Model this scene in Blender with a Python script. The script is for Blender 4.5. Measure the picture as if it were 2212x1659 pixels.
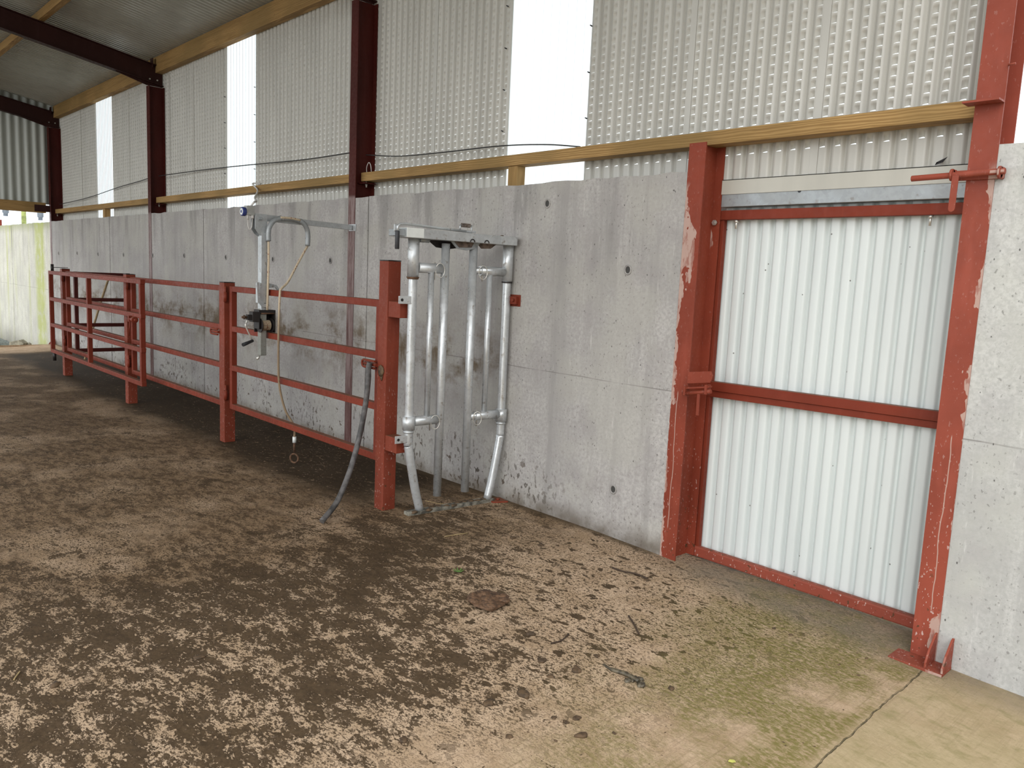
import bpy, bmesh, math, random
from mathutils import Vector, Matrix
for o in list(bpy.data.objects): bpy.data.objects.remove(o)
S = bpy.context.scene
COL = S.collection
R = math.radians

# ------------------------------------------------------------------ camera
yaw, pitch, roll = 0.81454, 0.13338, 0.04586
F = Vector((-math.sin(yaw)*math.cos(pitch), math.cos(yaw)*math.cos(pitch), -math.sin(pitch)))
R0 = Vector((math.cos(yaw), math.sin(yaw), 0)); U0 = R0.cross(F)
Rv = R0*math.cos(roll)+U0*math.sin(roll); Uv = U0*math.cos(roll)-R0*math.sin(roll)
cd = bpy.data.cameras.new('camera'); cam = bpy.data.objects.new('camera', cd); COL.objects.link(cam)
cd.sensor_width = 36; cd.lens = 1704.93*36/2212; cd.clip_start = .05; cd.clip_end = 300
M = Matrix((( Rv.x, Uv.x, -F.x, 0), (Rv.y, Uv.y, -F.y, -3.9412), (Rv.z, Uv.z, -F.z, 1.65), (0, 0, 0, 1)))
cam.matrix_world = M
S.camera = cam
# ------------------------------------------------------------------ overcast sky
w = bpy.data.worlds.new('overcast'); S.world = w; w.use_nodes = True
nt = w.node_tree; nt.nodes.clear()
out = nt.nodes.new('ShaderNodeOutputWorld'); bg = nt.nodes.new('ShaderNodeBackground')
tc = nt.nodes.new('ShaderNodeTexCoord'); sx = nt.nodes.new('ShaderNodeSeparateXYZ'); cr = nt.nodes.new('ShaderNodeValToRGB')
nt.links.new(tc.outputs['Generated'], sx.inputs[0]); nt.links.new(sx.outputs['Z'], cr.inputs[0])
cr.color_ramp.elements[0].position = 0.0; cr.color_ramp.elements[0].color = (.90, .96, 1.0, 1)
cr.color_ramp.elements[1].position = .8; cr.color_ramp.elements[1].color = (1.0, 1.0, 1.0, 1)
e = cr.color_ramp.elements.new(.0); e.position = 0.0; e.color = (.88, .95, 1, 1)
nt.links.new(cr.outputs[0], bg.inputs['Color']); nt.links.new(bg.outputs[0], out.inputs['Surface'])
bg.inputs['Strength'].default_value = 1.65
# sun lamp added under the overcast: broad soft daylight from behind the camera
sd = bpy.data.lights.new('added_daylight', 'SUN'); sd.energy = 1.25; sd.angle = R(60); sd.color = (1, .97, .93)
sun = bpy.data.objects.new('added_daylight', sd); COL.objects.link(sun)
sun.rotation_euler = Vector((-.42, .78, -.44)).to_track_quat('-Z', 'Y').to_euler()
S.view_settings.view_transform = 'Standard'; S.view_settings.look = 'None'
S.view_settings.exposure = 0.36; S.view_settings.gamma = 1; S.view_settings.use_curve_mapping = False

# ------------------------------------------------------------------ mesh helpers
class MB:
    def __init__(s): s.v = []; s.f = []; s.sm = []
    def add(s, vs, fs, smooth=False):
        n = len(s.v); s.v += [tuple(v) for v in vs]; s.f += [tuple(i+n for i in f) for f in fs]; s.sm += [smooth]*len(fs); return s
    def box(s, x0, x1, y0, y1, z0, z1):
        v = [(x, y, z) for z in (z0, z1) for y in (y0, y1) for x in (x0, x1)]
        return s.add(v, [(0,2,3,1),(4,5,7,6),(0,1,5,4),(2,6,7,3),(0,4,6,2),(1,3,7,5)])
    def bar(s, a, b, wd, ht, up=(0,0,1)):
        a = Vector(a); b = Vector(b); d = (b-a).normalized(); side = d.cross(Vector(up)).normalized(); u = side.cross(d)
        v = [p+side*sx*wd/2+u*su*ht/2 for p in (a, b) for su in (-1, 1) for sx in (-1, 1)]
        return s.add(v, [(0,1,3,2),(4,6,7,5),(0,4,5,1),(2,3,7,6),(0,2,6,4),(1,5,7,3)])
    def tube(s, pts, r, n=14, cap=True, inner=None):
        P = [Vector(p) for p in pts]; rs = r if isinstance(r, (list, tuple)) else [r]*len(P)
        t0 = (P[1]-P[0]).normalized(); up = Vector((0,0,1)) if abs(t0.z) < .9 else Vector((1,0,0))
        nrm = t0.cross(up).normalized(); vs = []
        for i, p in enumerate(P):
            t = (P[min(i+1, len(P)-1)]-P[max(i-1, 0)]).normalized()
            nrm = (nrm-t*nrm.dot(t)).normalized(); b = t.cross(nrm)
            for k in range(n):
                a = 2*math.pi*k/n; vs.append(p+(nrm*math.cos(a)+b*math.sin(a))*rs[i])
        fs = [(i*n+k, i*n+(k+1)%n, (i+1)*n+(k+1)%n, (i+1)*n+k) for i in range(len(P)-1) for k in range(n)]
        s.add(vs, fs, True)
        if cap:
            m = len(s.v)-len(vs)
            s.f.append(tuple(m+k for k in reversed(range(n)))); s.sm.append(False)
            q = m+(len(P)-1)*n; s.f.append(tuple(q+k for k in range(n))); s.sm.append(False)
        return s
    def prism(s, poly, ax, a, b):            # polygon in the two other axes, extruded along ax
        def mk(p, c):
            return {'x': (c, p[0], p[1]), 'y': (p[0], c, p[1]), 'z': (p[0], p[1], c)}[ax]
        n = len(poly); v = [mk(p, a) for p in poly]+[mk(p, b) for p in poly]
        fs = [tuple(range(n)), tuple(reversed(range(n, 2*n)))]+[(i, (i+1) % n+0, n+(i+1) % n, n+i) for i in range(n)]
        fs = [fs[0], fs[1]]+[(i, n+i, n+(i+1) % n, (i+1) % n) for i in range(n)]
        return s.add(v, fs)
    def blob(s, c, r, sc=(1,1,1), seed=0, j=.25, n=2):
        bm = bmesh.new(); bmesh.ops.create_icosphere(bm, subdivisions=n, radius=1)
        rd = random.Random(seed)
        ph = [rd.uniform(0, 6.28) for _ in range(6)]
        bm.verts.ensure_lookup_table()
        vs = []
        for v in bm.verts:
            c0 = v.co; k = 1+j*(math.sin(3*c0.x+ph[0])*math.sin(4*c0.y+ph[1])+.5*math.sin(7*c0.x+ph[2])*math.sin(6*c0.z+ph[3]))+j*.35*rd.uniform(-1, 1)
            vs.append((c[0]+c0.x*k*r*sc[0], c[1]+c0.y*k*r*sc[1], c[2]+c0.z*k*r*sc[2]))
        fs = [tuple(x.index for x in f.verts) for f in bm.faces]; bm.free()
        return s.add(vs, fs, True)
    def build(s, name, mat, parent=None, bev=0, loc=None, rz=None):
        me = bpy.data.meshes.new(name); me.from_pydata(s.v, [], s.f)
        bm = bmesh.new(); bm.from_mesh(me); bmesh.ops.recalc_face_normals(bm, faces=bm.faces); bm.to_mesh(me); bm.free()
        me.polygons.foreach_set('use_smooth', s.sm)
        me.materials.append(mat); o = bpy.data.objects.new(name, me); COL.objects.link(o)
        if parent: o.parent = parent
        if loc: o.location = loc
        if rz is not None: o.rotation_euler.z = rz
        if bev:
            m = o.modifiers.new('bevel', 'BEVEL'); m.width = bev; m.segments = 2; m.limit_method = 'ANGLE'; m.angle_limit = R(40)
        return o
def tag(o, label=None, cat=None, group=None, kind=None):
    if label: o['label'] = label
    if cat: o['category'] = cat
    if group: o['group'] = group
    if kind: o['kind'] = kind
    return o
def empty(name, loc=(0,0,0), rz=0, **k):
    o = bpy.data.objects.new(name, None); COL.objects.link(o); o.location = loc; o.rotation_euler.z = rz; o.empty_display_size = .1
    return tag(o, **k)
def kids(o): return [c for c in bpy.data.objects if c.parent == o]
def copy_tree(o, parent=None):
    c = o.copy(); COL.objects.link(c); c.parent = parent
    for ch in kids(o): copy_tree(ch, c)
    return c
def arc(c, r, a0, a1, n, u, v):
    c, u, v = Vector(c), Vector(u), Vector(v)
    return [c+u*(r*math.cos(R(a0+(a1-a0)*i/n)))+v*(r*math.sin(R(a0+(a1-a0)*i/n))) for i in range(n+1)]
def smooth_path(pts, n=6):
    P = [Vector(p) for p in pts]; P = [P[0]*2-P[1]]+P+[P[-1]*2-P[-2]]; o = []
    for i in range(1, len(P)-2):
        a, b, c, d = P[i-1:i+3]
        for k in range(n):
            t = k/n; o.append(.5*((2*b)+(c-a)*t+(2*a-5*b+4*c-d)*t*t+(3*b-a-3*c+d)*t**3))
    o.append(P[-2]); return o

# ------------------------------------------------------------------ node helpers
class NT:
    def __init__(s, name, rough=.6, metal=0, spec=None):
        s.m = bpy.data.materials.new(name); s.m.use_nodes = True; s.t = s.m.node_tree; s.n = s.t.nodes
        s.b = s.n['Principled BSDF']; s.b.inputs['Roughness'].default_value = rough; s.b.inputs['Metallic'].default_value = metal
        if spec is not None: s.b.inputs['Specular IOR Level'].default_value = spec
        s.geo = s.n.new('ShaderNodeNewGeometry'); s.P = s.geo.outputs['Position']
        s.tc = s.n.new('ShaderNodeTexCoord'); s.O = s.tc.outputs['Object']
    def L(s, a, b): s.t.links.new(a, b)
    def put(s, sock, v):
        if hasattr(v, 'is_output') or isinstance(v, bpy.types.NodeSocket): s.L(v, sock)
        else: sock.default_value = v
    def math(s, op, a, b=None, c=None, clamp=False):
        n = s.n.new('ShaderNodeMath'); n.operation = op; n.use_clamp = clamp
        s.put(n.inputs[0], a)
        if b is not None: s.put(n.inputs[1], b)
        if c is not None: s.put(n.inputs[2], c)
        return n.outputs[0]
    def scale(s, vec, sc):
        n = s.n.new('ShaderNodeVectorMath'); n.operation = 'MULTIPLY'; s.L(vec, n.inputs[0]); n.inputs[1].default_value = sc; return n.outputs[0]
    def rotz(s, vec, a, sc=(1,1,1)):
        n = s.n.new('ShaderNodeMapping'); s.L(vec, n.inputs[0]); n.inputs['Rotation'].default_value = (0, 0, a); n.inputs['Scale'].default_value = sc; return n.outputs[0]
    def noise(s, vec, sc, det=4, rough=.55, dist=0, col=False):
        n = s.n.new('ShaderNodeTexNoise'); s.L(vec, n.inputs['Vector']); n.inputs['Scale'].default_value = sc; n.inputs['Detail'].default_value = det
        n.inputs['Roughness'].default_value = rough; n.inputs['Distortion'].default_value = dist
        return n.outputs['Color' if col else 'Fac']
    def vor(s, vec, sc, feat='F1', rnd=1):
        n = s.n.new('ShaderNodeTexVoronoi'); s.L(vec, n.inputs['Vector']); n.inputs['Scale'].default_value = sc; n.feature = feat; n.inputs['Randomness'].default_value = rnd
        return n.outputs['Distance']
    def ss(s, v, a, b, x=0, y=1):            # smooth step remap
        n = s.n.new('ShaderNodeMapRange'); n.interpolation_type = 'SMOOTHSTEP'; s.put(n.inputs[0], v)
        n.inputs[1].default_value = a; n.inputs[2].default_value = b; n.inputs[3].default_value = x; n.inputs[4].default_value = y; return n.outputs[0]
    def xyz(s, vec=None):
        n = s.n.new('ShaderNodeSeparateXYZ'); s.L(vec or s.P, n.inputs[0]); return n.outputs
    def mix(s, f, a, b, mode='MIX'):
        n = s.n.new('ShaderNodeMix'); n.data_type = 'RGBA'; n.blend_type = mode; s.put(n.inputs[0], f)
        for i, v in ((6, a), (7, b)):
            if isinstance(v, tuple): n.inputs[i].default_value = (*v, 1)
            else: s.L(v, n.inputs[i])
        return n.outputs[2]
    def ramp(s, f, stops):
        n = s.n.new('ShaderNodeValToRGB'); s.L(f, n.inputs[0]); e = n.color_ramp.elements
        e[0].position, e[0].color = stops[0][0], (*stops[0][1], 1); e[1].position, e[1].color = stops[-1][0], (*stops[-1][1], 1)
        for p, c in stops[1:-1]: q = e.new(p); q.color = (*c, 1)
        return n.outputs[0]
    def color(s, c):
        if isinstance(c, tuple): s.b.inputs['Base Color'].default_value = (*c, 1)
        else: s.L(c, s.b.inputs['Base Color'])
        return s
    def rough(s, r): s.put(s.b.inputs['Roughness'], r); return s
    def bump(s, h, st=.3, d=.01):
        n = s.n.new('ShaderNodeBump'); n.inputs['Strength'].default_value = st; n.inputs['Distance'].default_value = d; s.L(h, n.inputs['Height']); s.L(n.outputs[0], s.b.inputs['Normal']); return s

# ------------------------------------------------------------------ materials
def band(t, v, a, b, soft):                  # 1 inside [a,b]
    return t.math('MULTIPLY', t.ss(v, a-soft, a+soft), t.ss(v, b-soft, b+soft, 1, 0))
MUD = (.075, .042, .020)
def red_paint(name, base=(.180, .030, .014), mud=.6, slurry=False, splash=.0):
    t = NT(name, .5, spec=.22)
    n1 = t.noise(t.P, 2.3, 5); n2 = t.noise(t.P, 38, 3); n3 = t.noise(t.scale(t.P, (14, 14, 2)), 1, 4)
    c = t.mix(t.ss(n1, .35, .7), tuple(x*.84 for x in base), tuple(x*1.1 for x in base))
    c = t.mix(t.ss(n3, .52, .72, 0, .28), c, tuple(min(.5, x*1.35+.012) for x in base))
    nz = t.xyz(t.geo.outputs['Normal'])[2]
    dust = t.math('MULTIPLY', t.ss(nz, .5, .9), t.ss(n2, .3, .55, .35*(mud > .25), mud))
    c = t.mix(dust, c, (.13, .085, .048))
    z = t.xyz()[2]; x = t.xyz()[0]
    if mud:
        sp = t.math('MULTIPLY', t.ss(t.noise(t.P, 30, 2), .66, .70), t.ss(z, .05, .6, .9, .0)); c = t.mix(sp, c, MUD)
    if splash:
        sp = t.math('MULTIPLY', t.ss(t.noise(t.scale(t.P, (1, 1, .5)), 90, 2), .66, .69), t.ss(z, .1, 1.3, splash, splash*.15)); c = t.mix(sp, c, (.55, .42, .38))
    if slurry:
        y = t.xyz()[1]; oz = t.xyz(t.O)
        face = t.ss(t.math('MULTIPLY', t.xyz(t.geo.outputs['Normal'])[1], -1), .8, .95)
        edge = oz[0]
        if slurry == 'full':
            m = t.math('MULTIPLY', t.ss(z, 2.30, 2.34, 1, 0), t.ss(t.noise(t.scale(t.P, (30, 30, 3)), 1, 6, .7), .36, .58, .25, .90)); col = (.27, .20, .19)
            m = t.math('MULTIPLY', m, t.ss(z, .3, .9, .45, 1))
        else:
            sgn = 1 if slurry == 'left' else -1
            e = t.math('MULTIPLY', edge, sgn)          # -.057 at the poured edge
            nz1 = t.noise(t.scale(t.P, (4, 4, 2.2)), 1, 5, .65)
            lim = t.math('MULTIPLY_ADD', t.ss(nz1, .42, .68), .060, -.060)
            if slurry == 'left': lim = t.math('MULTIPLY_ADD', t.math('MULTIPLY', band(t, z, 1.62, 2.02, .07), t.ss(t.noise(t.scale(t.P, (9, 9, 5)), 1, 3), .35, .5)), .075, lim)
            m = t.math('MULTIPLY', t.math('LESS_THAN', e, lim), t.ss(t.noise(t.scale(t.P, (40, 40, 12)), 1, 4), .38, .5, .35, .85))
            drip = t.math('MULTIPLY', t.ss(t.math('ABSOLUTE', t.math('ADD', e, t.math('MULTIPLY_ADD', t.noise(t.scale(t.P, (0, 0, 2.6)), 1, 3), .05, -.012))), .0016, .0030, 1, 0), band(t, z, .18, 1.02, .01))
            m = t.math('MAXIMUM', m, t.math('MULTIPLY', drip, .8)); m = t.math('MULTIPLY', m, t.ss(z, 2.18, 2.26, 1, 0)); col = (.46, .33, .28)
        c = t.mix(t.math('MULTIPLY', m, face), c, col)
    t.color(c); t.rough(t.ss(n2, .3, .7, .45, .65)); t.bump(n2, .12, .003)
    return t.m
M_RED = red_paint('red_oxide_paint')
M_REDPOST = red_paint('red_oxide_post_paint', base=(.205, .041, .021), mud=.5, splash=.5)
M_COLDARK = red_paint('red_oxide_shaded_paint', base=(.062, .009, .006), mud=.3, slurry='full')  # red darkened in the colour for the shade deep in the shed
M_DOORPOST = red_paint('red_oxide_door_post_paint', base=(.225, .044, .023), mud=.2, slurry='left', splash=.6)
M_DOORRAIL = red_paint('red_oxide_bottom_rail_paint', base=(.25, .056, .034), mud=.2, splash=.7)
M_ENDPOST = red_paint('red_oxide_end_post_paint', base=(.27, .060, .036), mud=.1, slurry='right', splash=.8)
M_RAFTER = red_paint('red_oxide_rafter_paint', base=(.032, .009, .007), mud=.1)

def concrete(name, base=(.41, .392, .375), stains=True, green=0, marks=True):
    t = NT(name, .85, spec=.25)
    x, y, z = t.xyz()
    b = t.noise(t.P, .9, 5, .6); m = t.noise(t.P, 5, 5, .6); f = t.noise(t.P, 45, 4, .7)
    st = t.noise(t.scale(t.P, (6, 6, .35)), 1, 5, .65)
    st2 = t.noise(t.scale(t.P, (30, 30, .8)), 1, 3, .6)
    c = t.mix(t.ss(b, .35, .65), tuple(v*.84 for v in base), tuple(v*1.14 for v in base))
    c = t.mix(t.ss(m, .42, .68, 0, .6), c, tuple(v*f2 for v, f2 in zip(base, (.76, .73, .75))))
    c = t.mix(t.ss(st, .50, .66, 0, .75), c, tuple(v*.70 for v in base))
    c = t.mix(t.ss(st, .44, .30, 0, .55), c, tuple(min(1, v*1.25) for v in base))
    c = t.mix(t.ss(st2, .5, .75, 0, .22), c, tuple(v*1.25 for v in base))
    c = t.mix(t.ss(f, .38, .62, .0, .7), c, tuple(v*.76 for v in base))
    c = t.mix(t.ss(t.noise(t.P, 1.7, 3), .45, .62, 0, .5), c, tuple(v*f2 for v, f2 in zip(base, (.98, .99, .93))))
    topst = t.math('MULTIPLY', t.ss(t.noise(t.scale(t.P, (3.5, 3.5, .5)), 1, 5, .6), .50, .64), t.ss(z, 1.2, 2.3)); c = t.mix(t.math('MULTIPLY', topst, .7), c, tuple(v*.55 for v in base))
    white = t.ss(t.noise(t.scale(t.P, (22, 22, 3.5)), 1, 4, .7), .60, .74, 0, .5); c = t.mix(white, c, tuple(min(1, v*1.45) for v in base))
    pits = t.math('MULTIPLY', t.ss(t.noise(t.scale(t.P, (1, 1, .7)), 55, 3, .6), .60, .66), t.ss(t.noise(t.P, 3, 3), .4, .6, .35, 1)); c = t.mix(t.math('MULTIPLY', pits, .5), c, (.10, .095, .085))
    if marks:   # air holes
        v = t.vor(t.scale(t.P, (1, 1, .6)), 34); pick = t.noise(t.P, 19, 2)
        hole = t.math('MULTIPLY', t.ss(v, .10, .14, 1, 0), t.ss(pick, .56, .60)); c = t.mix(t.math('MULTIPLY', hole, .8), c, (.045, .042, .04))
        # pour line at about one metre
        wob = t.math('MULTIPLY_ADD', t.noise(t.P, 2.2, 2), .02, -.010)
        pl = t.ss(t.math('ABSOLUTE', t.math('ADD', t.math('SUBTRACT', z, 1.016), wob)), .002, .005, 1, 0)
        c = t.mix(t.math('MULTIPLY', pl, t.ss(t.noise(t.P, 3, 2), .35, .6, .1, .6)), c, (.15, .14, .13))
    if stains:
        inrace = t.ss(x, -4.6, -4.0, 1, 0)
        sm = t.noise(t.scale(t.P, (1.0, 1, 1.6)), 2.2, 5, .65); sm2 = t.noise(t.scale(t.P, (1, 1, .4)), 14, 4, .7)
        bandm = band(t, z, .78, 1.22, .22)
        s1 = t.math('MULTIPLY', t.math('MULTIPLY', bandm, inrace), t.ss(sm, .44, .60)); s1 = t.math('MULTIPLY', s1, t.ss(sm2, .30, .6, .35, 1))
        c = t.mix(t.math('MULTIPLY', s1, .88), c, (.115, .075, .036))
        low = t.ss(z, .0, .75, 1, .0)
        d1 = t.ss(t.noise(t.scale(t.P, (1, 1, .55)), 30, 2, .5), .575, .60); clus = t.ss(t.noise(t.P, 2.5, 3), .40, .62)
        side = t.ss(x, -4.2, -3.4, 1, .15)
        s2 = t.math('MULTIPLY', t.math('MULTIPLY', t.math('MULTIPLY', d1, clus), low), side); c = t.mix(t.math('MULTIPLY', s2, .9), c, (.035, .022, .012))
        d2 = t.ss(t.noise(t.P, 12, 3, .6), .62, .66); s3 = t.math('MULTIPLY', t.math('MULTIPLY', d2, t.ss(z, .2, .62, 1, 0)), side); c = t.mix(t.math('MULTIPLY', s3, .8), c, (.06, .035, .018))
        foot = t.math('MULTIPLY', t.ss(z, .0, .16, 1, 0), t.ss(m, .3, .6, .3, .8)); c = t.mix(foot, c, (.11, .085, .06))
    if green:
        gm = t.math('MULTIPLY', t.ss(t.noise(t.scale(t.P, (2.4, 2.4, .18)), 1, 4, .6), .50, .66), t.ss(z, -.2, 2.3, .35, 1))
        c = t.mix(t.math('MULTIPLY', gm, green), c, (.42, .44, .12))
        c = t.mix(t.math('MULTIPLY', t.ss(z, 2.1, 2.3), .5), c, (.25, .27, .08))
        c = t.mix(t.math('MULTIPLY', t.math('MULTIPLY', band(t, x, -18.3, -17.6, .15), t.ss(m, .25, .55)), .65), c, (.42, .46, .09))
    t.color(c); hh = t.math('MULTIPLY_ADD', f, .6, m); t.bump(hh, .35, .006)
    return t.m
M_WALL = concrete('shuttered_concrete')
M_WALLOUT = concrete('weathered_concrete', (.62, .60, .53), stains=False, green=.75)
M_WALLR = concrete('pale_concrete', (.50, .50, .485), stains=False)

def floor_mat():
    t = NT('mucky_concrete_floor', .8, spec=.12)
    x, y, z = t.xyz()
    flat = t.scale(t.P, (1, 1, 0))
    big = t.noise(flat, .8, 4); med = t.noise(flat, 6, 5, .65); fine = t.noise(flat, 60, 4, .7); grit = t.noise(flat, 150, 3, .7)
    broom = t.noise(t.rotz(flat, R(38), (85, 3.0, 1)), 1, 4, .65)
    c = t.mix(t.ss(med, .35, .65), (.42, .300, .190), (.56, .415, .285))
    c = t.mix(t.ss(broom, .50, .68, 0, .55), c, (.27, .19, .12))
    c = t.mix(t.ss(grit, .5, .68, 0, .5), c, (.28, .20, .13))
    c = t.mix(t.ss(fine, .5, .7, 0, .4), c, (.34, .25, .17))
    out = t.ss(x, -1.2, -1.12)
    c = t.mix(t.math('MULTIPLY', out, t.ss(big, .35, .6, .35, .85)), c, (.46, .375, .225))
    c = t.mix(t.math('MULTIPLY', out, t.ss(t.noise(t.rotz(flat, R(20), (1, 2, 1)), 9, 5, .7), .48, .68, 0, .6)), c, (.27, .235, .11))
    # dried muck film deeper in the shed
    filmn = t.noise(flat, 1.3, 5, .6); f2 = t.noise(t.rotz(flat, R(-30), (1, 2.2, 1)), 7, 5, .7)
    edge = t.math('MULTIPLY_ADD', y, -.25, t.math('MULTIPLY_ADD', t.noise(flat, .7, 3), 1.6, x))
    film = t.math('MULTIPLY', t.math('MULTIPLY', t.ss(edge, -3.0, -1.9, 1, 0), t.ss(t.math('MULTIPLY_ADD', med, .5, x), -15.75, -15.45)), t.ss(filmn, .36, .54, .38, 1))
    fc = t.mix(t.ss(f2, .38, .58), (.070, .040, .018), (.240, .160, .092)); fc = t.mix(t.ss(x, -13, -6, .8, 0), fc, (.080, .048, .022))
    c = t.mix(t.math('MULTIPLY', film, .88), c, fc)
    # matted dung
    dn = t.noise(flat, .55, 3)
    race = t.math('MULTIPLY', t.ss(t.math('ADD', y, t.math('MULTIPLY', t.noise(flat, 1.5, 3), .5)), -1.05, -.60), t.math('MULTIPLY', t.ss(x, -5.1, -4.3, 1, 0), t.ss(x, -15.9, -15.5)))
    side = t.ss(t.math('MULTIPLY_ADD', x, .75, y), -4.3, -2.0, 1, .12)
    near = t.math('MULTIPLY', t.ss(x, -4.9, -3.7, .5, 1), t.ss(t.math('MULTIPLY_ADD', y, -.35, x), -1.9, -.5, 1, 0))
    dens = t.math('MULTIPLY', t.math('MULTIPLY', near, side), t.ss(dn, .3, .65, .8, 1.1))
    dens = t.math('MULTIPLY', dens, t.math('MULTIPLY', t.ss(x, -1.9, -1.3, 1, 0), t.ss(x, -16.0, -15.6)))
    st = t.rotz(flat, R(-28), (1, 1.6, 1))
    p1 = t.noise(st, 4.0, 6, .68, .3); p2 = t.noise(st, 15, 5, .7, .3); p3 = t.noise(st, 55, 4, .7)
    v = t.math('ADD', t.math('MULTIPLY', p1, .36), t.math('ADD', t.math('MULTIPLY', p2, .36), t.math('MULTIPLY', p3, .28)))
    thr = t.math('MULTIPLY_ADD', dens, -.140, .615)
    man = t.math('MULTIPLY', t.ss(t.math('SUBTRACT', v, thr), -.004, .010), t.ss(dens, .03, .10))
    man = t.math('MAXIMUM', man, t.math('MULTIPLY', race, t.ss(p2, .30, .44)))
    zone = t.math('MULTIPLY', t.ss(t.math('MULTIPLY_ADD', y, -.3, x), -1.9, -.7, 1, 0), t.ss(x, -16.6, -15.4, .15, 1))
    s1 = t.ss(t.noise(st, 42, 3, .6), .560, .60); s2 = t.ss(t.noise(st, 95, 2), .575, .62)
    pat = t.math('MULTIPLY', t.ss(t.noise(st, 10.5, 4, .62), .585, .605), t.math('MULTIPLY', t.ss(t.math('MULTIPLY_ADD', y, -.25, x), -1.75, -1.15, 1, 0), t.ss(x, -4.2, -3.2))); man = t.math('MAXIMUM', man, pat)
    speck = t.math('MULTIPLY', t.math('MAXIMUM', s1, s2), t.math('MULTIPLY', zone, t.ss(t.noise(flat, 2.4, 3), .28, .52, .35, 1))); man = t.math('MAXIMUM', man, t.math('MULTIPLY', speck, .9))
    mc = t.mix(t.ss(p2, .35, .65), (.040, .026, .014), (.088, .058, .032))
    mc = t.mix(t.ss(fine, .4, .7, 0, .7), mc, (.036, .022, .011))
    mc = t.mix(t.ss(grit, .62, .75, 0, .5), mc, (.20, .14, .085))
    mc = t.mix(t.math('MULTIPLY', race, .85), mc, (.022, .013, .006))
    c = t.mix(t.math('MULTIPLY', man, .95), c, mc)
    # algae near the shed mouth and the sheeted door
    gx = t.math('MULTIPLY', t.ss(t.math('MULTIPLY_ADD', y, .25, x), -2.7, -1.8), t.ss(x, -1.20, -1.14, 1, .45))
    g = t.math('MULTIPLY', gx, t.ss(t.noise(flat, 2.3, 4, .6), .34, .54)); g = t.math('MULTIPLY', g, t.ss(t.noise(t.rotz(flat, R(20), (1, 2, 1)), 30, 4, .7), .38, .58, .30, 1))
    g = t.math('MULTIPLY', g, t.ss(y, -3.0, -1.9))
    c = t.mix(t.math('MULTIPLY', g, t.ss(x, -1.2, -1.14, .85, .45)), c, (.165, .150, .036))
    c = t.mix(t.math('MULTIPLY', t.math('MULTIPLY', t.ss(y, -.30, .0), t.ss(x, -3, -2.4)), t.ss(med, .3, .6, .35, .75)), c, (.19, .155, .115))
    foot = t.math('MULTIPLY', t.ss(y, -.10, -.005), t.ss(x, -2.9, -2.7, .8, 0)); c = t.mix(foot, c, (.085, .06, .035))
    # slab joint across the mouth of the shed
    jw = t.math('ADD', t.math('ADD', x, t.math('MULTIPLY', y, .024)), t.math('MULTIPLY_ADD', t.noise(flat, 9, 3), .03, 1.163))
    j = t.ss(t.math('ABSOLUTE', jw), .0015, .0045, 1, 0); c = t.mix(t.math('MULTIPLY', j, t.ss(t.noise(flat, 16, 2), .4, .55, .3, .8)), c, (.07, .062, .035))
    t.color(c); t.rough(t.mix(man, (.82,)*3, (.72,)*3))
    h = t.math('ADD', t.math('MULTIPLY', man, .9), t.math('ADD', t.math('MULTIPLY', fine, .3), t.math('MULTIPLY', broom, .2))); h = t.math('SUBTRACT', t.math('MULTIPLY_ADD', grit, .2, h), j)
    t.bump(h, .9, .008)
    return t.m
M_FLOOR = floor_mat()

def galv(name, base=(.50, .52, .53), rough=.42, dirt=.5):
    t = NT(name, rough, .55)
    v = t.n.new('ShaderNodeTexVoronoi'); t.L(t.P, v.inputs['Vector']); v.inputs['Scale'].default_value = 55
    n = t.noise(t.P, 9, 5, .6); hs = t.xyz(v.outputs['Color'])[0]
    c = t.mix(t.ss(hs, 0, 1, .0, .35), base, tuple(x*.72 for x in base)); c = t.mix(t.ss(n, .5, .72, 0, .55), c, tuple(x*1.25 for x in base))
    d = t.math('MULTIPLY', t.ss(t.noise(t.P, 26, 4), .60, .70), dirt); c = t.mix(d, c, (.16, .10, .05))
    t.color(c); t.rough(t.ss(n, .3, .7, rough-.1, rough+.15)); return t.m
M_GALV = galv('galvanised_steel'); M_GALVP = galv('galvanised_pipe', (.58, .60, .61), .34, .5); M_GALVD = galv('dull_galvanised', (.36, .38, .39), .5, .35)
def plain(name, c, rough=.6, metal=0, var=.15, sc=12):
    t = NT(name, rough, metal); n = t.noise(t.P, sc, 4); t.color(t.mix(t.ss(n, .35, .65), tuple(x*(1-var) for x in c), tuple(x*(1+var) for x in c))); t.bump(n, .1, .003); return t.m
M_BLACK = plain('black_rubber', (.018, .018, .022), .5); M_IRON = plain('greasy_black_iron', (.022, .018, .017), .5, .3); M_RUST = plain('rusty_steel', (.10, .052, .028), .8, .2, .4, 40)
M_CAM = plain('dull_rusty_plate', (.13, .095, .075), .7, .3, .4, 30); M_ZINC = plain('bright_zinc', (.62, .60, .55), .35, .7); M_HOSE = plain('grey_hose_rubber', (.075, .07, .068), .55, 0, .5, 18)
M_WIRE = plain('black_wire', (.02, .02, .02), .5); M_STICK = plain('bare_wood_stick', (.36, .26, .14), .7); M_DUNG = plain('fresh_dung', (.085, .052, .026), .75, 0, .4, 40)
M_STONE = plain('grey_stone', (.36, .34, .26), .9, 0, .3, 14); M_LEAF = plain('yellow_leaf', (.62, .62, .16), .6); M_TWIG = plain('dark_twig', (.05, .03, .018), .8); M_STRAW = plain('straw', (.42, .31, .15), .7)
M_WHITE = plain('white_label', (.66, .68, .66), .5, 0, .06); M_BLUE = plain('blue_plastic', (.02, .035, .16), .4); M_CABLE = plain('white_cable_sleeve', (.55, .53, .50), .5); M_BOX = plain('grey_plastic', (.34, .34, .32), .5)
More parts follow.
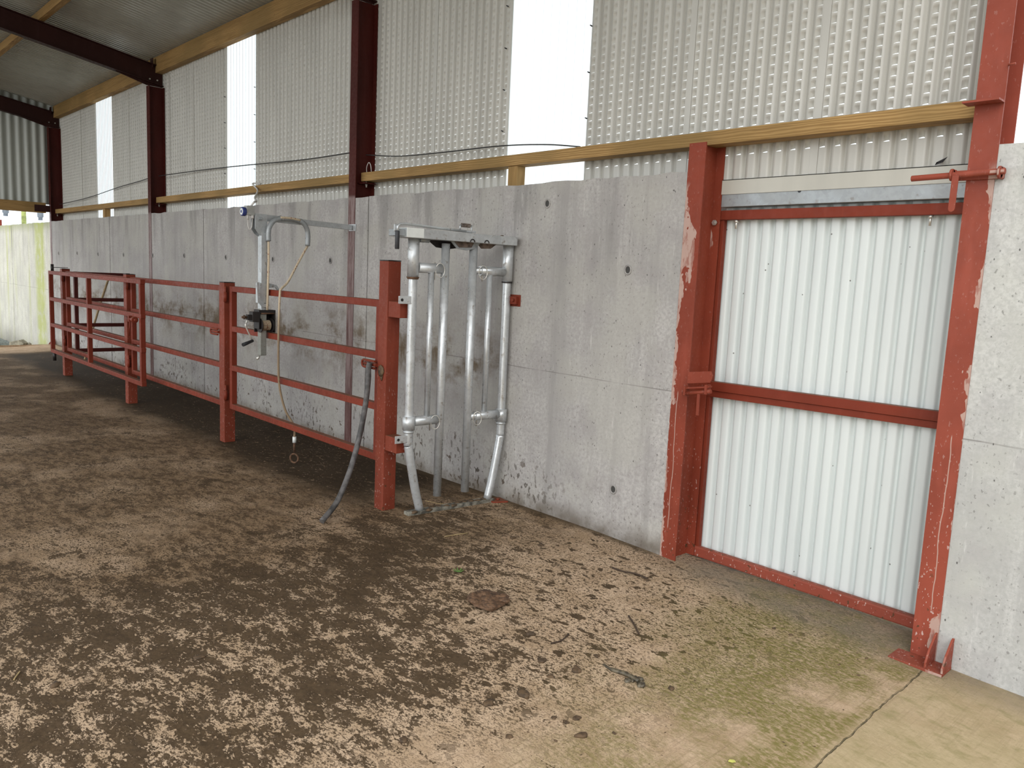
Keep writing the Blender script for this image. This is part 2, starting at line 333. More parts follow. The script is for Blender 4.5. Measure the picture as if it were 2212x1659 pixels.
M_POLE = plain('green_weathered_pole', (.26, .30, .10), .9, 0, .3, 8); M_FARROOF = plain('distant_roof', (.50, .54, .60), .7, 0, .05, 1); M_FARWALL = plain('distant_wall', (.55, .6, .63), .8, 0, .05, 1)
M_GRASS = plain('green_sprig', (.10, .2, .04), .7)
def rope_mat():
    t = NT('flecked_rope', .85); s = t.xyz(t.P)[2]
    c = t.mix(t.ss(t.noise(t.scale(t.P, (60, 60, 26)), 1, 2), .62, .66), (.56, .46, .33), (.22, .05, .03))
    c = t.mix(t.ss(s, 1.0, 1.45, .85, 0), c, (.19, .125, .07)); t.color(c); t.bump(t.noise(t.P, 260, 2), .5, .002); return t.m
M_ROPE = rope_mat()
def timber(name, c1=(.26, .150, .052), c2=(.42, .265, .105), along='x'):
    t = NT(name, .7, spec=.25); sc = {'x': (.9, 22, 22), 'y': (22, .9, 22), 'z': (22, 22, .9)}[along]
    n0 = t.noise(t.P, 1.2, 2); g = t.noise(t.scale(t.P, sc), 1, 5, .6, 1.2)
    wv = t.n.new('ShaderNodeTexWave'); wv.bands_direction = 'Z' if along != 'z' else 'X'; t.L(t.scale(t.P, {'x': (.12, 1, 1), 'y': (1, .12, 1), 'z': (1, 1, .12)}[along]), wv.inputs['Vector'])
    wv.inputs['Scale'].default_value = 22; wv.inputs['Distortion'].default_value = 7; wv.inputs['Detail'].default_value = 3; wv.inputs['Detail Scale'].default_value = 1.2
    c = t.mix(wv.outputs['Fac'], c1, c2); c = t.mix(t.ss(g, .4, .7, 0, .6), c, tuple(x*.75 for x in c1)); c = t.mix(t.ss(n0, .4, .62, 0, .55), c, (.19, .125, .045))
    k = t.vor(t.P, 2.1); c = t.mix(t.ss(k, .035, .055, .9, 0), c, (.09, .035, .015)); t.color(c); t.bump(g, .15, .003); return t.m
M_TIMB = timber('treated_softwood'); M_TIMBY = timber('treated_softwood_across', along='y'); M_TIMBZ = timber('treated_softwood_upright', along='z')
def sheet(name, c, rough=.42, spec=.5, dots=.0):
    t = NT(name, rough, spec=spec); n = t.noise(t.scale(t.P, (5, 5, .6)), 1, 4); c1 = t.mix(t.ss(n, .35, .7), c, tuple(x*.90 for x in c))
    if dots: c1 = t.mix(t.math('MULTIPLY', t.ss(t.vor(t.P, 9), .035, .045, 1, 0), dots), c1, (.05, .04, .03))
    t.color(c1); return t.m
M_SHEET = sheet('goosewing_sheet', (.50, .49, .45)); M_DOORS = sheet('pale_door_sheet', (.66, .70, .69), dots=.8); M_ROOF = sheet('roof_liner_sheet', (.36, .355, .31), .22); M_FLASH = sheet('beige_flashing', (.47, .455, .40))
M_GABLE = sheet('gable_sheet', (.42, .44, .40))
def translucent():
    t = NT('translucent_sheet', .4); n = t.n
    lw = n.new('ShaderNodeLayerWeight'); lw.inputs[0].default_value = .5
    fc = t.ss(lw.outputs['Facing'], .62, .92)            # light crosses more of the sheet where it turns away
    tr = n.new('ShaderNodeBsdfTranslucent'); t.L(t.mix(fc, (.86, .90, .90), (.30, .30, .31)), tr.inputs[0]); tp = n.new('ShaderNodeBsdfTransparent'); t.L(t.mix(fc, (.66, .70, .71), (.20, .20, .21)), tp.inputs[0])
    m1 = n.new('ShaderNodeMixShader'); m1.inputs[0].default_value = .55; t.L(tr.outputs[0], m1.inputs[1]); t.L(tp.outputs[0], m1.inputs[2])
    m2 = n.new('ShaderNodeMixShader'); m2.inputs[0].default_value = .08; t.L(m1.outputs[0], m2.inputs[1]); t.L(t.b.outputs[0], m2.inputs[2]); t.color((.8, .8, .78))
    t.L(m2.outputs[0], n['Material Output'].inputs['Surface']); return t.m
M_TRANS = translucent()
M_GRAVEL = plain('wet_gravel', (.13, .15, .14), .8, 0, .5, 30); M_YARD = plain('yard_gravel', (.36, .35, .31), .9, 0, .2, 3)

# ------------------------------------------------------------------ ground
def sstep(a, b, v): t = max(0, min(1, (v-a)/(b-a))); return t*t*(3-2*t)
def lin(a, b, v): return max(0, min(1, (v-a)/(b-a)))
def fz(x, y):
    z = -.012*lin(-3.3, -2.75, x)-.062*lin(-2.75, -1.0, x)-.03*lin(-1.0, .6, x)
    z -= .036*sstep(-7, -9.8, x)*sstep(0, -.8, y)
    z += lin(0, .2, y)*(-.020+.040*lin(-2.65, -1.3, x))*lin(-2.9, -2.6, x)
    return z
mb = MB(); xs = [-16.95+.35*i for i in range(40)]+[-3.3+.1*i for i in range(0, 78)]; xs = sorted(set(round(v, 3) for v in xs if v <= 4.4)); ys = [-12.0, -10, -8, -6.5]+[-5.5+.11*i for i in range(0, 52)]+[.13, .20, .262]
nx, ny = len(xs), len(ys)
mb.add([(x, y, fz(x, y)) for y in ys for x in xs], [(j*nx+i, j*nx+i+1, (j+1)*nx+i+1, (j+1)*nx+i) for j in range(ny-1) for i in range(nx-1)], True)
mb.add([(-16.95, -12, -.036), (-16.95, .262, 0), (-16.95, .262, -.5), (-16.95, -12, -.5)], [(0,1,2,3)])
mb.build('floor', M_FLOOR)['kind'] = 'structure'
g = MB(); g.add([(-90, -60, -.42), (60, -60, -.42), (60, 90, -.42), (-90, 90, -.42)], [(0,1,2,3)]); tag(g.build('floor_yard', M_YARD), kind='structure')
g = MB(); g.box(-17.0, 6, .265, 7, -.30, -.078); tag(g.build('floor_apron', plain('clean_apron_concrete', (.78, .77, .74), .9)), kind='structure')

# ------------------------------------------------------------------ concrete walls
H = 2.31
def wall_profile(mbx, xa, xb, y0, y1, z0, seed, top=H):
    rd = random.Random(seed); n = max(2, int((xb-xa)/.12)); xs_ = [xa+(xb-xa)*i/n for i in range(n+1)]
    zt = [top+rd.uniform(-.006, .006) for _ in xs_]; v = []; f = []
    for x, z in zip(xs_, zt): v += [(x, y0, z0), (x, y0, z), (x, y1, z+.004), (x, y1, z0)]
    for i in range(n):
        a = 4*i; f += [(a, a+4, a+5, a+1), (a+1, a+5, a+6, a+2), (a+2, a+6, a+7, a+3)]
    f += [(0,1,2,3), (4*n+3, 4*n+2, 4*n+1, 4*n)]
    mbx.add(v, f)
wb = MB(); edges = [-17.0, -13.52, -11.76, -11.64, -9.832, -6.478, -6.362, -6.143, -2.772]
segs = [(-16.99, -13.530), (-13.510, -11.765), (-11.645, -9.841), (-9.824, -6.478), (-6.362, -6.150), (-6.137, -2.771)]
for i, (a, b) in enumerate(segs): wall_profile(wb, a, b, 0, .185, -.4, i)
wb.box(-16.98, -2.78, .13, .18, -.4, 2.28)
WB = tag(wb.build('wall_back', M_WALL), kind='structure')
wr = MB(); wall_profile(wr, -1.164, 3.2, 0, .185, -.4, 9, 2.322); tag(wr.build('wall_right', M_WALLR), kind='structure')
wo = MB(); wall_profile(wo, -20.38, -17.10, 0, .19, -1.2, 11, 2.305); wall_profile(wo, -32, -20.41, 0, .19, -1.2, 12, 2.305); wo.box(-31, -17.2, .03, .18, -1.2, 2.25)
tag(wo.build('wall_outside', M_WALLOUT), kind='structure')
# tie holes: raised rim round a flat dark disc painting the hollow's shade
M_HOLE = plain('tie_hole_painted_shade', (.05, .048, .045), .9); M_RIM = plain('tie_hole_rim', (.30, .285, .27), .9)
for x, z in ((-3.904, 2.167), (-3.165, 1.733), (-3.17, .317), (-6.788, 1.736), (-7.977, 1.732), (-9.177, 1.737), (-10.461, 1.745), (-11.61, 1.732), (-12.866, 1.733), (-14.138, 1.728), (-15.333, 1.733), (-16.55, 1.722)):
    k = MB(); k.tube([Vector((x+.024*math.cos(a), -.002, z+.027*math.sin(a))) for a in [i*math.pi/8 for i in range(17)]], .006, 6, False); h = k.build('tie_hole', M_RIM, WB)
    k = MB(); k.tube([(x, .004, z), (x, -.003, z)], .021, 16); k.build('hole_shade', M_HOLE, h)

# unseen wall added behind the camera: keeps the low sky off the floor and the steel
yw = MB(); yw.box(9.0, 9.4, -16, 6, -.42, 4.6); tag(yw.build('wall_sky_blocker', plain('dark_sky_blocker', (.16, .16, .15), .9)), kind='structure')
# ------------------------------------------------------------------ profiled sheets
def prof(u, depth):          # u in 0..1 across one pitch, bold flat crest toward the room, narrow groove away
    a = [(0, 1), (.10, .93), (.20, .45), (.27, .10), (.36, 0), (.80, 0), (.88, .10), (.94, .5), (1, 1)]
    for (u0, d0), (u1, d1) in zip(a, a[1:]):
        if u <= u1: return depth*(d0+(d1-d0)*(u-u0)/(u1-u0))
    return depth
UU = [0, .06, .14, .22, .30, .40, .58, .76, .84, .90, .95]
def ribbed(mbx, x0, n, pitch, y0, depth, z0, z1, lap=True):
    xs_ = [x0+(k+u)*pitch for k in range(n) for u in UU]+[x0+n*pitch]; ds = [prof(u, depth) for k in range(n) for u in UU]+[prof(1, depth)]
    N = len(xs_); v = [(x, y0+d, z) for z in (z0, z1) for x, d in zip(xs_, ds)]
    mbx.add(v, [(i, i+1, N+i+1, N+i) for i in range(N-1)], True)
def vented(x0, n, pitch, y0, depth, z0, z1, first=.4):
    """profiled cladding sheet with a column of pressed louvre slots on every crest"""
    m = MB(); rise = .0525; cu = (.40, .49, .58, .67, .76)
    for k in range(n):
        xo = x0+k*pitch
        left = [0, .06, .14, .22, .30, .40]; right = [.76, .84, .90, .95, 1]
        for U in (left, right):
            N = len(U); m.add([(xo+u*pitch, y0+prof(u, depth), z) for z in (z0, z1) for u in U], [(i, i+1, N+i+1, N+i) for i in range(N-1)], True)
        z = z0
        # crest: plain foot, then slots
        zstart = 2.415; rows = int((z1-zstart)/rise)
        m.add([(xo+u*pitch, y0, q) for q in (z0, zstart) for u in cu], [(i, i+1, 5+i+1, 5+i) for i in range(4)], True)
        m.add([(xo+u*pitch, y0, q) for q in (zstart+rows*rise, z1) for u in cu], [(i, i+1, 5+i+1, 5+i) for i in range(4)], True)
        for r in range(rows):
            za = zstart+r*rise; gap = .0092; zl = za+gap
            prf = (0, .72, 1, .72, 0)
            rows_z = [(zl, .0235), (za+.017, .0215), (za+.026, .0170), (za+.034, .0105), (za+.040, 0), (za+rise, 0)]
            vs = []
            for qi, (q, dd) in enumerate(rows_z): vs += [(xo+u*pitch, y0+dd*p, (za+gap*p if qi == 0 else q)) for u, p in zip(cu, prf)]
            m.add(vs, [(j*5+i, j*5+i+1, (j+1)*5+i+1, (j+1)*5+i) for j in range(len(rows_z)-1) for i in range(4)], True)
    return m
PT = .0838; YS = .200
WU = tag(empty('wall_upper'), kind='structure')
sheets = []
proto = {}
def put_sheet(x0, n, z0=2.24, z1=4.33):
    key = (n, z0, z1)
    if key not in proto:
        proto[key] = vented(0, n, PT, 0, .020, z0, z1).build('cladding_sheet', M_SHEET, WU, loc=(x0, YS, 0))
    else:
        o = proto[key].copy(); COL.objects.link(o); o.parent = WU; o.location = (x0, YS, 0)
# sheets either side of the three translucent ones
for x0, n in ((-17.114, 7), (-16.53, 10), (-15.69, 10), (-13.99, 10), (-13.152, 10), (-12.314, 10), (-11.476, 10), (-10.638, 12), (-8.85, 10), (-8.012, 10), (-7.174, 10), (-6.336, 10), (-5.498, 11), (-3.785, 10), (-2.955, 10), (-2.118, 10), (-1.28, 1)):
    put_sheet(x0, n)
lapm = MB()
for x in (-15.69, -13.15, -12.31, -11.47, -10.638, -8.01, -7.17, -6.33, -5.498, -2.955, -2.118): lapm.box(x-.012, x+.030, YS-.003, YS-.001, 2.24, 4.3)
lapm.build('sheet_laps', M_SHEET, WU)
for i, x0 in enumerate((-14.845, -9.63, -4.60)):
    k = MB(); ribbed(k, x0, 10, .0815, YS+.012, .016, 2.24, 4.32); o = k.build('window_%d' % (i+1), M_TRANS); tag(o, kind='structure')
# self drilling screws beside the translucent sheets
scr = MB()
for x in (-4.615, -3.765, -9.64, -8.83):
    for z in (2.75, 3.05, 3.35, 3.65): scr.tube([(x, .198, z), (x, .178, z+.002)], [.005, .0035], 6)
scr.build('sheet_screws', M_BLACK, WU)

# gable end sheet above the opening, wide round corrugations
gm = MB(); n = 70; v = []; L_ = 9.4
pts = [(-17.13+.018*math.cos(i*math.pi/4), .215-i*L_/560) for i in range(561)]
for x, y in pts: v.append((x, y, 2.62)); 
for x, y in pts: v.append((x, y, 4.455-.17*(y-.1)))
gm.add(v, [(i, i+1, 562+i, 561+i) for i in range(560)], True)
tag(gm.build('wall_left', M_GABLE), kind='structure')
# roof deck
slope = -.172
rf = MB(); v = []; XR0, XR1 = -17.25, -1.02; n = int((XR1-XR0)/.0838*5)
pz = [0, .0, .034, .034, .0]
def rz(y): return 4.43+slope*(y-.10)
xr = [XR0+(XR1-XR0)*i/n for i in range(n+1)]
YR = -7.4
for yy in (.34, YR): v += [(x, yy, rz(yy)+pz[i % 5]) for i, x in enumerate(xr)]
rf.add(v, [(i, i+1, n+2+i, n+1+i) for i in range(n)])
tag(rf.build('ceiling', M_ROOF), kind='structure')
# ------------------------------------------------------------------ steel frame
def ibeam_col(name, x, z0, z1, mat, label, fl=.114, d=.20):
    r = empty(name, (x, 0, z0), label=label, cat='steel column'); h = z1-z0; y0 = -.004; tf = .008
    m = MB()
    m.box(-fl/2, fl/2, y0, y0+tf, 0, h); m.box(-fl/2, fl/2, d-tf, d-.001, 0, h); m.box(-.0035, .0035, y0+tf, d-tf, 0, h)
    m.build('i_section', mat, r); return r
def base_plate(r, dz=0, dx=0):
    m = MB(); m.box(-.11+dx, .13+dx, -.135, .0-.006, dz, dz+.014); bp = m.build('base_plate', M_ENDPOST, r, bev=.002)
    for x in (.052, .125):
        f = MB(); pl = [(-.125, dz+.014), (-.012, dz+.014), (-.012, dz+.155), (-.03, dz+.15), (-.095, dz+.09), (-.125, dz+.04)]
        f.prism(pl, 'x', x+dx-.005, x+dx+.005); f.build('stiffener_fin', M_ENDPOST, r, bev=.0015)
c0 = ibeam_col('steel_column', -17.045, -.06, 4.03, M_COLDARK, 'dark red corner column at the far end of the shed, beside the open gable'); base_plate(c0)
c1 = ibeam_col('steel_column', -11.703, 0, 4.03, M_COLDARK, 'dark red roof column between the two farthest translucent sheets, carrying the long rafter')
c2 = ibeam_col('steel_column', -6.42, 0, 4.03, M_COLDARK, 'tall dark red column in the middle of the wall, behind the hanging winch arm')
c3 = ibeam_col('steel_column', -2.713, -.02, 2.467, M_DOORPOST, 'short red steel post left of the sheeted door, its top under the timber rail')
c4 = ibeam_col('steel_column', -1.221, -.07, 4.03, M_ENDPOST, 'bright red steel column right of the sheeted door, at the mouth of the shed'); base_plate(c4)
# cleats and bolts on the columns
for c, y in ((c0, 2.44), (c1, 2.44), (c2, 2.44)):
    m = MB(); m.box(.004, .13, .05, .17, y-c.location.z, y-c.location.z+.008); m.build('rail_cleat', M_COLDARK, c)
    m = MB(); m.tube([(.075, .10, y-.03-c.location.z), (.075, .10, y+.02-c.location.z)], .007, 8); m.tube([(.075, .10, y-.012-c.location.z), (.075, .10, y-.002-c.location.z)], .012, 6); m.build('cleat_bolt', M_ZINC, c)
m = MB(); m.add([(-1.297+1.221, -.03-.0, 2.503+.07), (-1.19+1.221, -.03, 2.503+.07), (-1.154+1.221, -.10, 2.503+.07), (-1.262+1.221, -.10, 2.503+.07)]+[(-1.297+1.221, -.03, 2.496+.07), (-1.19+1.221, -.03, 2.496+.07), (-1.154+1.221, -.10, 2.496+.07), (-1.262+1.221, -.10, 2.496+.07)], [(0,1,2,3), (7,6,5,4), (0,4,5,1), (1,5,6,2), (2,6,7,3), (3,7,4,0)])
m = MB(); m.box(-.085, .06, -.085, -.004, 2.565, 2.573); m.build('rail_cleat', M_ENDPOST, c4)
m = MB(); m.tube([(.057, -.012, 2.65+.07), (.085, -.012, 2.652+.07)], .005, 6); m.build('weld_stud', M_ENDPOST, c4)
m = MB(); m.tube([(.030, .186, 2.03+.02), (.030, .176, 2.03+.02)], .017, 6); m.tube([(.030, .178, 2.05), (.030, .171, 2.05)], .009, 8); m.build('hex_bolt', M_ZINC, c3)

# slide bolt on the door post
def slide_bolt_right():
    zz = 2.195+.07
    r = MB(); r.box(-.10, .095, -.018, -.004, zz-.022, zz+.022); pl = r.build('bolt_plate', M_ENDPOST, c4, bev=.002)
    for x in (-.108, .082):
        a = MB(); a.tube([(x, -.05, zz), (x+.010, -.05, zz)], .027, 18); a.box(x, x+.010, -.05, -.006, zz-.026, zz+.026); a.build('bolt_lug', M_ENDPOST, pl, bev=.002)
    a = MB(); a.tube([(-.275, -.05, zz-.006), (.108, -.05, zz+.004)], .0135, 16); b = a.build('slide_bolt', M_ENDPOST, c4, bev=.002)
    a = MB(); a.bar((-.082, -.066, zz-.005), (-.082, -.070, zz-.150), .028, .006, (0, 1, 0)); a.tube([(-.082, -.073, zz-.150), (-.082, -.067, zz-.150)], .014, 14); a.build('bolt_handle', M_ENDPOST, b, bev=.001)
slide_bolt_right()
def slide_bolt_left():
    z0 = .02
    r = MB(); r.prism([(.060, 1.08+z0), (.216, 1.105+z0), (.228, 1.125+z0), (.232, 1.15+z0), (.216, 1.172+z0), (.062, 1.150+z0)], 'y', -.026, -.018); r.build('keeper_plate', M_DOORPOST, c3, bev=.002)
    r = MB(); r.prism([(.066, 1.060+z0), (.225, 1.088+z0), (.225, 1.078+z0), (.066, 1.050+z0)], 'y', -.050, -.010)
    for x in (.066, .210): r.bar((x, -.034, 1.068+z0+(x-.066)*.18), (x, -.034, 1.012+z0+(x-.066)*.18), .016, .045, (0, 1, 0))
    br = r.build('bolt_bracket', M_DOORPOST, c3, bev=.002)
    r = MB(); r.tube([(.050, -.040, 1.020+z0), (.238, -.040, 1.058+z0)], .012, 14); b = r.build('slide_bolt', M_DOORPOST, c3)
    r = MB(); r.bar((.164, -.050, 1.035+z0), (.168, -.054, .91+z0), .018, .006, (0, 1, 0)); r.build('bolt_handle', M_DOORPOST, b, bev=.001)
slide_bolt_left()
# rafters
def rafter(x, label, ya=.19, yb=-7.4):
    r = empty('rafter', (x, 0, 0), label=label, cat='rafter'); s = MB(); hw = .055
    def zb(y): return 4.083-.172*(y+.04)
    def zt(y): return 4.30-.170*(y-.19)
    def quad(x0, x1, f0, f1, ya_=ya):
        s.add([(xx, y, f(y)) for y in (ya_, yb) for f in (f0, f1) for xx in (x0, x1)], [(0,1,3,2), (4,6,7,5), (0,4,5,1), (2,3,7,6), (0,2,6,4), (1,5,7,3)])
    quad(-hw, hw, zb, lambda y: zb(y)+.010); quad(-hw, hw, lambda y: zt(y)-.010, zt); quad(-.004, .004, lambda y: zb(y)+.010, lambda y: zt(y)-.010)
    s.build('i_beam', M_RAFTER, r)
    g2 = MB(); g2.prism([(ya, 4.035), (ya, 4.28), (-.42, 4.14), (-.02, 4.035)], 'x', -.005, .005); g2.build('haunch_plate', M_RAFTER, r)
    g2 = MB(); g2.box(-.05, .05, .05, .058, 4.28, 4.40); g2.build('purlin_cleat', M_RAFTER, r)
    for yy in (.02, .12):
        g2 = MB(); g2.tube([(.004, yy, 4.12), (.022, yy, 4.12)], .011, 6); g2.build('haunch_bolt', M_ZINC, r)
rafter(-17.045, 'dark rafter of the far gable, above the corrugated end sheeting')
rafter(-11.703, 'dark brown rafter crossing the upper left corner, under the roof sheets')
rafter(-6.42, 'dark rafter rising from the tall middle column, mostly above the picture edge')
rafter(-1.221, 'rafter over the mouth of the shed above the bright red column')
# purlins
p = MB(); p.box(-17.08, -1.06, .10, .195, 4.215, 4.425); tag(p.build('eave_beam', M_TIMB, bev=.004), 'long pale timber eave beam running along the top of the vented cladding', 'timber beam')
def purlin(y, label, top=.0):
    z = 4.305-.170*(y-.19); p = MB(); p.box(-17.15, -1.06, y-.038, y+.038, z, z+.105); tag(p.build('roof_purlin', M_TIMB, bev=.004), label, 'roof purlin', 'roof purlins across the rafters')
purlin(-1.28, 'timber purlin crossing over the rafter in the upper left corner')
for i, y in enumerate((-2.75, -4.2, -5.7)): purlin(y, ('second', 'third', 'fourth')[i]+' timber purlin in from the eave, higher up the roof slope')

# timber rails above the concrete
def rail(xa, xb, label, y=.07):
    p = MB(); p.box(xa, xb, y, y+.115, 2.462, 2.540); return tag(p.build('timber_rail', M_TIMB, bev=.004), label, 'timber rail', 'timber rails above the concrete wall')
rail(-16.99, -11.78, 'farthest timber rail above the wall, between the corner column and the next column')
rail(-11.66, -6.50, 'timber rail above the wall in the middle bay, behind the hanging winch')
rail(-6.39, -1.285, 'nearest timber rail, long and golden, running over the red door post')
m = MB(); m.box(-17.12, -17.045, -9.0, -.07, 2.457, 2.645); tag(m.build('gable_rail', M_TIMBY, bev=.004), 'brown timber rail under the corrugated gable sheeting over the far opening', 'timber rail')
m = MB(); m.box(-17.10, -17.03, -.26, -.01, 2.48, 2.60); m.build('rail_cleat', M_RAFTER, c0).location = (17.045, 0, .06)
for xa, lab in ((-4.415, 'short timber stub standing on the wall under the nearest rail, by a translucent sheet'), (-14.14, 'short timber stub standing on the wall under the farthest rail')):
    m = MB(); m.box(xa, xa+(.095 if xa > -10 else .11), .085, .17, 2.31, 2.462); tag(m.build('timber_stub', M_TIMBZ, bev=.003), lab, 'timber post')
# end cut of nearest rail shown by a lighter strip: wire hoop and ties
def wire(name, pts, r, mat, label, cat='wire', n=8):
    m = MB(); m.tube(smooth_path(pts, n), r, 6); return tag(m.build(name, mat), label, cat)
wire('electric_cable', [(-6.36, .10, 2.70), (-5.9, .15, 2.66), (-5.3, .16, 2.645), (-4.6, .16, 2.635), (-4.1, .15, 2.60), (-3.75, .13, 2.552)], .005, M_WIRE, 'black cable sagging from the middle column to the nearest timber rail', 'cable')
wire('electric_cable', [(-11.62, .10, 2.83), (-10.3, .16, 2.83), (-9.0, .16, 2.80), (-7.6, .16, 2.76), (-6.50, .08, 2.735)], .006, M_WIRE, 'black cable strung across the middle bay, crossing its translucent sheet above the timber rail', 'cable')
wire('electric_cable', [(-16.9, .12, 2.63), (-15.2, .16, 2.69), (-13.6, .16, 2.78), (-12.4, .16, 2.83), (-11.80, .10, 2.85)], .006, M_WIRE, 'black cable rising across the farthest bay above its timber rail', 'cable')
wire('wire_hoop', [(-6.34, .10, 2.54), (-6.33, .09, 2.585), (-6.29, .085, 2.625), (-6.25, .08, 2.60), (-6.235, .08, 2.54)], .0035, M_CABLE, 'small pale wire hoop standing on the rail end at the middle column', 'wire')

# ------------------------------------------------------------------ sheeted door
D = tag(empty('door_1', (-1.98, .25, 0)), kind='structure')
def dl(m, name, mat, bev=.003): o = m.build(name, mat, D, bev=bev); o.location = (1.98, -.25, 0); return o
m = MB(); ribbed(m, -2.69+.006-.0817, 20, .0817, .262, .034, .0, 2.19); 
for i, (x, y, z) in enumerate(m.v): m.v[i] = (x, y, z)
dl(m, 'door_sheet', M_DOORS, 0)
m = MB(); m.box(-2.70, -1.16, .205, .250, 2.047, 2.102); dl(m, 'top_rail', M_RED)
m = MB(); m.add([(-2.68, .20, 1.028), (-1.16, .20, 1.050), (-1.16, .20, 1.100), (-2.68, .20, 1.083), (-2.68, .25, 1.028), (-1.16, .25, 1.050), (-1.16, .25, 1.100), (-2.68, .25, 1.083)], [(0,1,2,3), (7,6,5,4), (0,4,5,1), (3,2,6,7), (0,3,7,4), (1,5,6,2)]); dl(m, 'middle_rail', M_RED, .002)
m = MB(); m.add([(-2.68, .212, .988), (-1.16, .212, 1.012), (-1.16, .212, 1.048), (-2.68, .212, 1.026), (-2.68, .25, .988), (-1.16, .25, 1.012), (-1.16, .25, 1.048), (-2.68, .25, 1.026)], [(0,1,2,3), (7,6,5,4), (0,4,5,1), (3,2,6,7), (0,3,7,4), (1,5,6,2)]); dl(m, 'middle_angle', M_RED, .002)
m = MB(); m.box(-2.70, -1.16, .205, .25, -.028, .038); dl(m, 'bottom_rail', M_DOORRAIL, .010)
m = MB(); m.box(-2.70, -2.64, .215, .25, .03, 2.05); m.box(-1.21, -1.15, .215, .25, .03, 2.05); dl(m, 'door_stile', M_RED, .003)
for x in (-2.56, -1.49):
    m = MB(); m.tube([(x, .22, 2.047), (x, .22, 1.995)], .0065, 10); m.tube([(x, .22, 2.045), (x, .22, 2.031)], .012, 6); dl(m, 'hanger_bolt', M_ZINC, 0)
m = MB(); m.prism([(.175, 2.122), (.235, 2.122), (.235, 2.205), (.175, 2.205), (.175, 2.2), (.228, 2.2), (.228, 2.13), (.182, 2.13), (.182, 2.14), (.175, 2.14)], 'x', -2.655, -1.26)
m = MB(); m.box(-2.655, -1.26, .192, .255, 2.120, 2.204); tr = tag(m.build('door_track', M_GALVD, bev=.003), 'dull galvanised box track over the sheeted door, under the beige flashing', 'track')
m = MB(); m.tube([(-2.17, .1925, 2.192), (-2.17, .1905, 2.192)], .010, 12); m.build('drilled_hole', M_BLACK, tr)
m = MB(); m.box(-2.655, -1.26, .186, .192, 2.192, 2.276); m.box(-2.655, -1.26, .186, .24, 2.272, 2.276); tag(m.build('trim_1', M_FLASH), kind='structure')
m = MB(); m.add([(-1.485, .183, 2.278), (-1.45, .183, 2.290), (-1.43, .183, 2.315), (-1.462, .183, 2.30), (-1.475, .170, 2.29)], [(0,1,2), (0,2,3), (0,4,3), (1,2,4)]); tag(m.build('torn_tape', M_BLACK), 'scrap of black tape on the beige flashing above the door', 'tape')

# ------------------------------------------------------------------ cattle race: posts and gates
def post(x, top, label, z0=-.04):
    r = empty('gate_post', (x, -.855, z0), label=label, cat='gate post')
    m = MB(); m.box(-.053, .053, -.052, .052, -.06, top-z0-.004); m.build('post_tube', M_REDPOST, r, bev=.004)
    m = MB(); m.box(-.053, .053, -.052, .052, top-z0-.003, top-z0+.003); m.build('post_cap', M_IRON, r)
    return r
PA = post(-4.527, 1.729, 'tallest red square post, nearest the galvanised head yoke', 0)
PB = post(-7.160, 1.492, 'red square post in the middle of the gate line, left of the hanging winch', -.01)
PC = post(-9.885, 1.490, 'red square post behind the free end of the folded-back gate')
PD = post(-12.655, 1.490, 'farthest red square post, with the pivot arm for the folded-back gate')
for P_ in (PB, PC, PD):          # hinge bodies on the camera-side corner
    for z in (1.36, .45):
        m = MB(); m.tube([(.068, -.045, z-P_.location.z-.045), (.068, -.045, z-P_.location.z+.045)], .017, 12); m.tube([(.068, -.045, z-P_.location.z+.0), (.068, -.045, z-P_.location.z+.095)], .010, 10); m.build('gate_hinge', M_RED, P_)
def catch(P_, z):                 # loop-shaped bolt keeper welded on the left of a post, facing the next gate
    m = MB(); zz = z-P_.location.z
    loop = [(-.060, -.065, zz+.024), (-.20, -.065, zz+.024)]+[(q.x, q.y, q.z) for q in arc((-.20, -.065, zz), .024, 90, 270, 8, (1,0,0), (0,0,1))]+[(-.060, -.065, zz-.024)]
    m.tube(loop, .009, 8); m.build('bolt_keeper', M_RED, P_)
    m = MB(); m.tube([(-.045, -.062, zz), (-.195, -.062, zz)], .013, 12); m.build('keeper_bolt', M_RED, P_)
catch(PA, 1.012); catch(PB, 1.028)
for z0, z1 in ((1.352, 1.458), (.432, .538)):
    m = MB(); m.box(.053, .190, -.045, .045, z0, z1); m.build('side_bracket', M_REDPOST, PA, bev=.003)
m = MB(); m.blob((.0, -.058, .98), .032, (1, .25, 1.3), 3, .2); m.blob((.008, -.056, .945), .016, (1, .25, 1.9), 4, .2); m.build('dung_splat', M_DUNG, PA)
m = MB(); m.bar((-.04, .03, 1.507-PD.location.z), (.17, -.20, 1.507-PD.location.z), .05, .007, (0,0,1)); m.build('pivot_arm', M_IRON, PD)
RZ = (1.46, 1.098, .738, .378)
def gate_parts(root, x0, x1, y, yw=.05, rails=RZ, st=(0,), both=False):
    w_ = .05; base = root.location
    for x in st:
        m = MB(); m.box(x, x+w_, y-.025, y+.025, rails[-1]-.05, rails[0]); m.build('gate_stile', M_RED, root, bev=.003)
    for z in rails:
        m = MB(); m.box(x0, x1, y-.0249, y+.0249, z-.05, z); m.build('gate_rail', M_RED, root, bev=.003)
def line_gate(xa, xb, label):
    r = empty('race_gate', (xa, -.855, 0), label=label, cat='gate', group='red four-rail gates along the cattle race')
    gate_parts(r, .0, xb-xa, 0, st=(0.0, xb-xa-.05)); return r
G1 = line_gate(-7.055, -4.60, 'red four-rail gate behind the hanging winch and rope')
G2 = line_gate(-9.785, -7.235, 'red four-rail gate in the middle of the race, left of the winch')
G3 = line_gate(-12.555, -9.96, 'farthest red four-rail gate in line, seen through the folded-back gate')
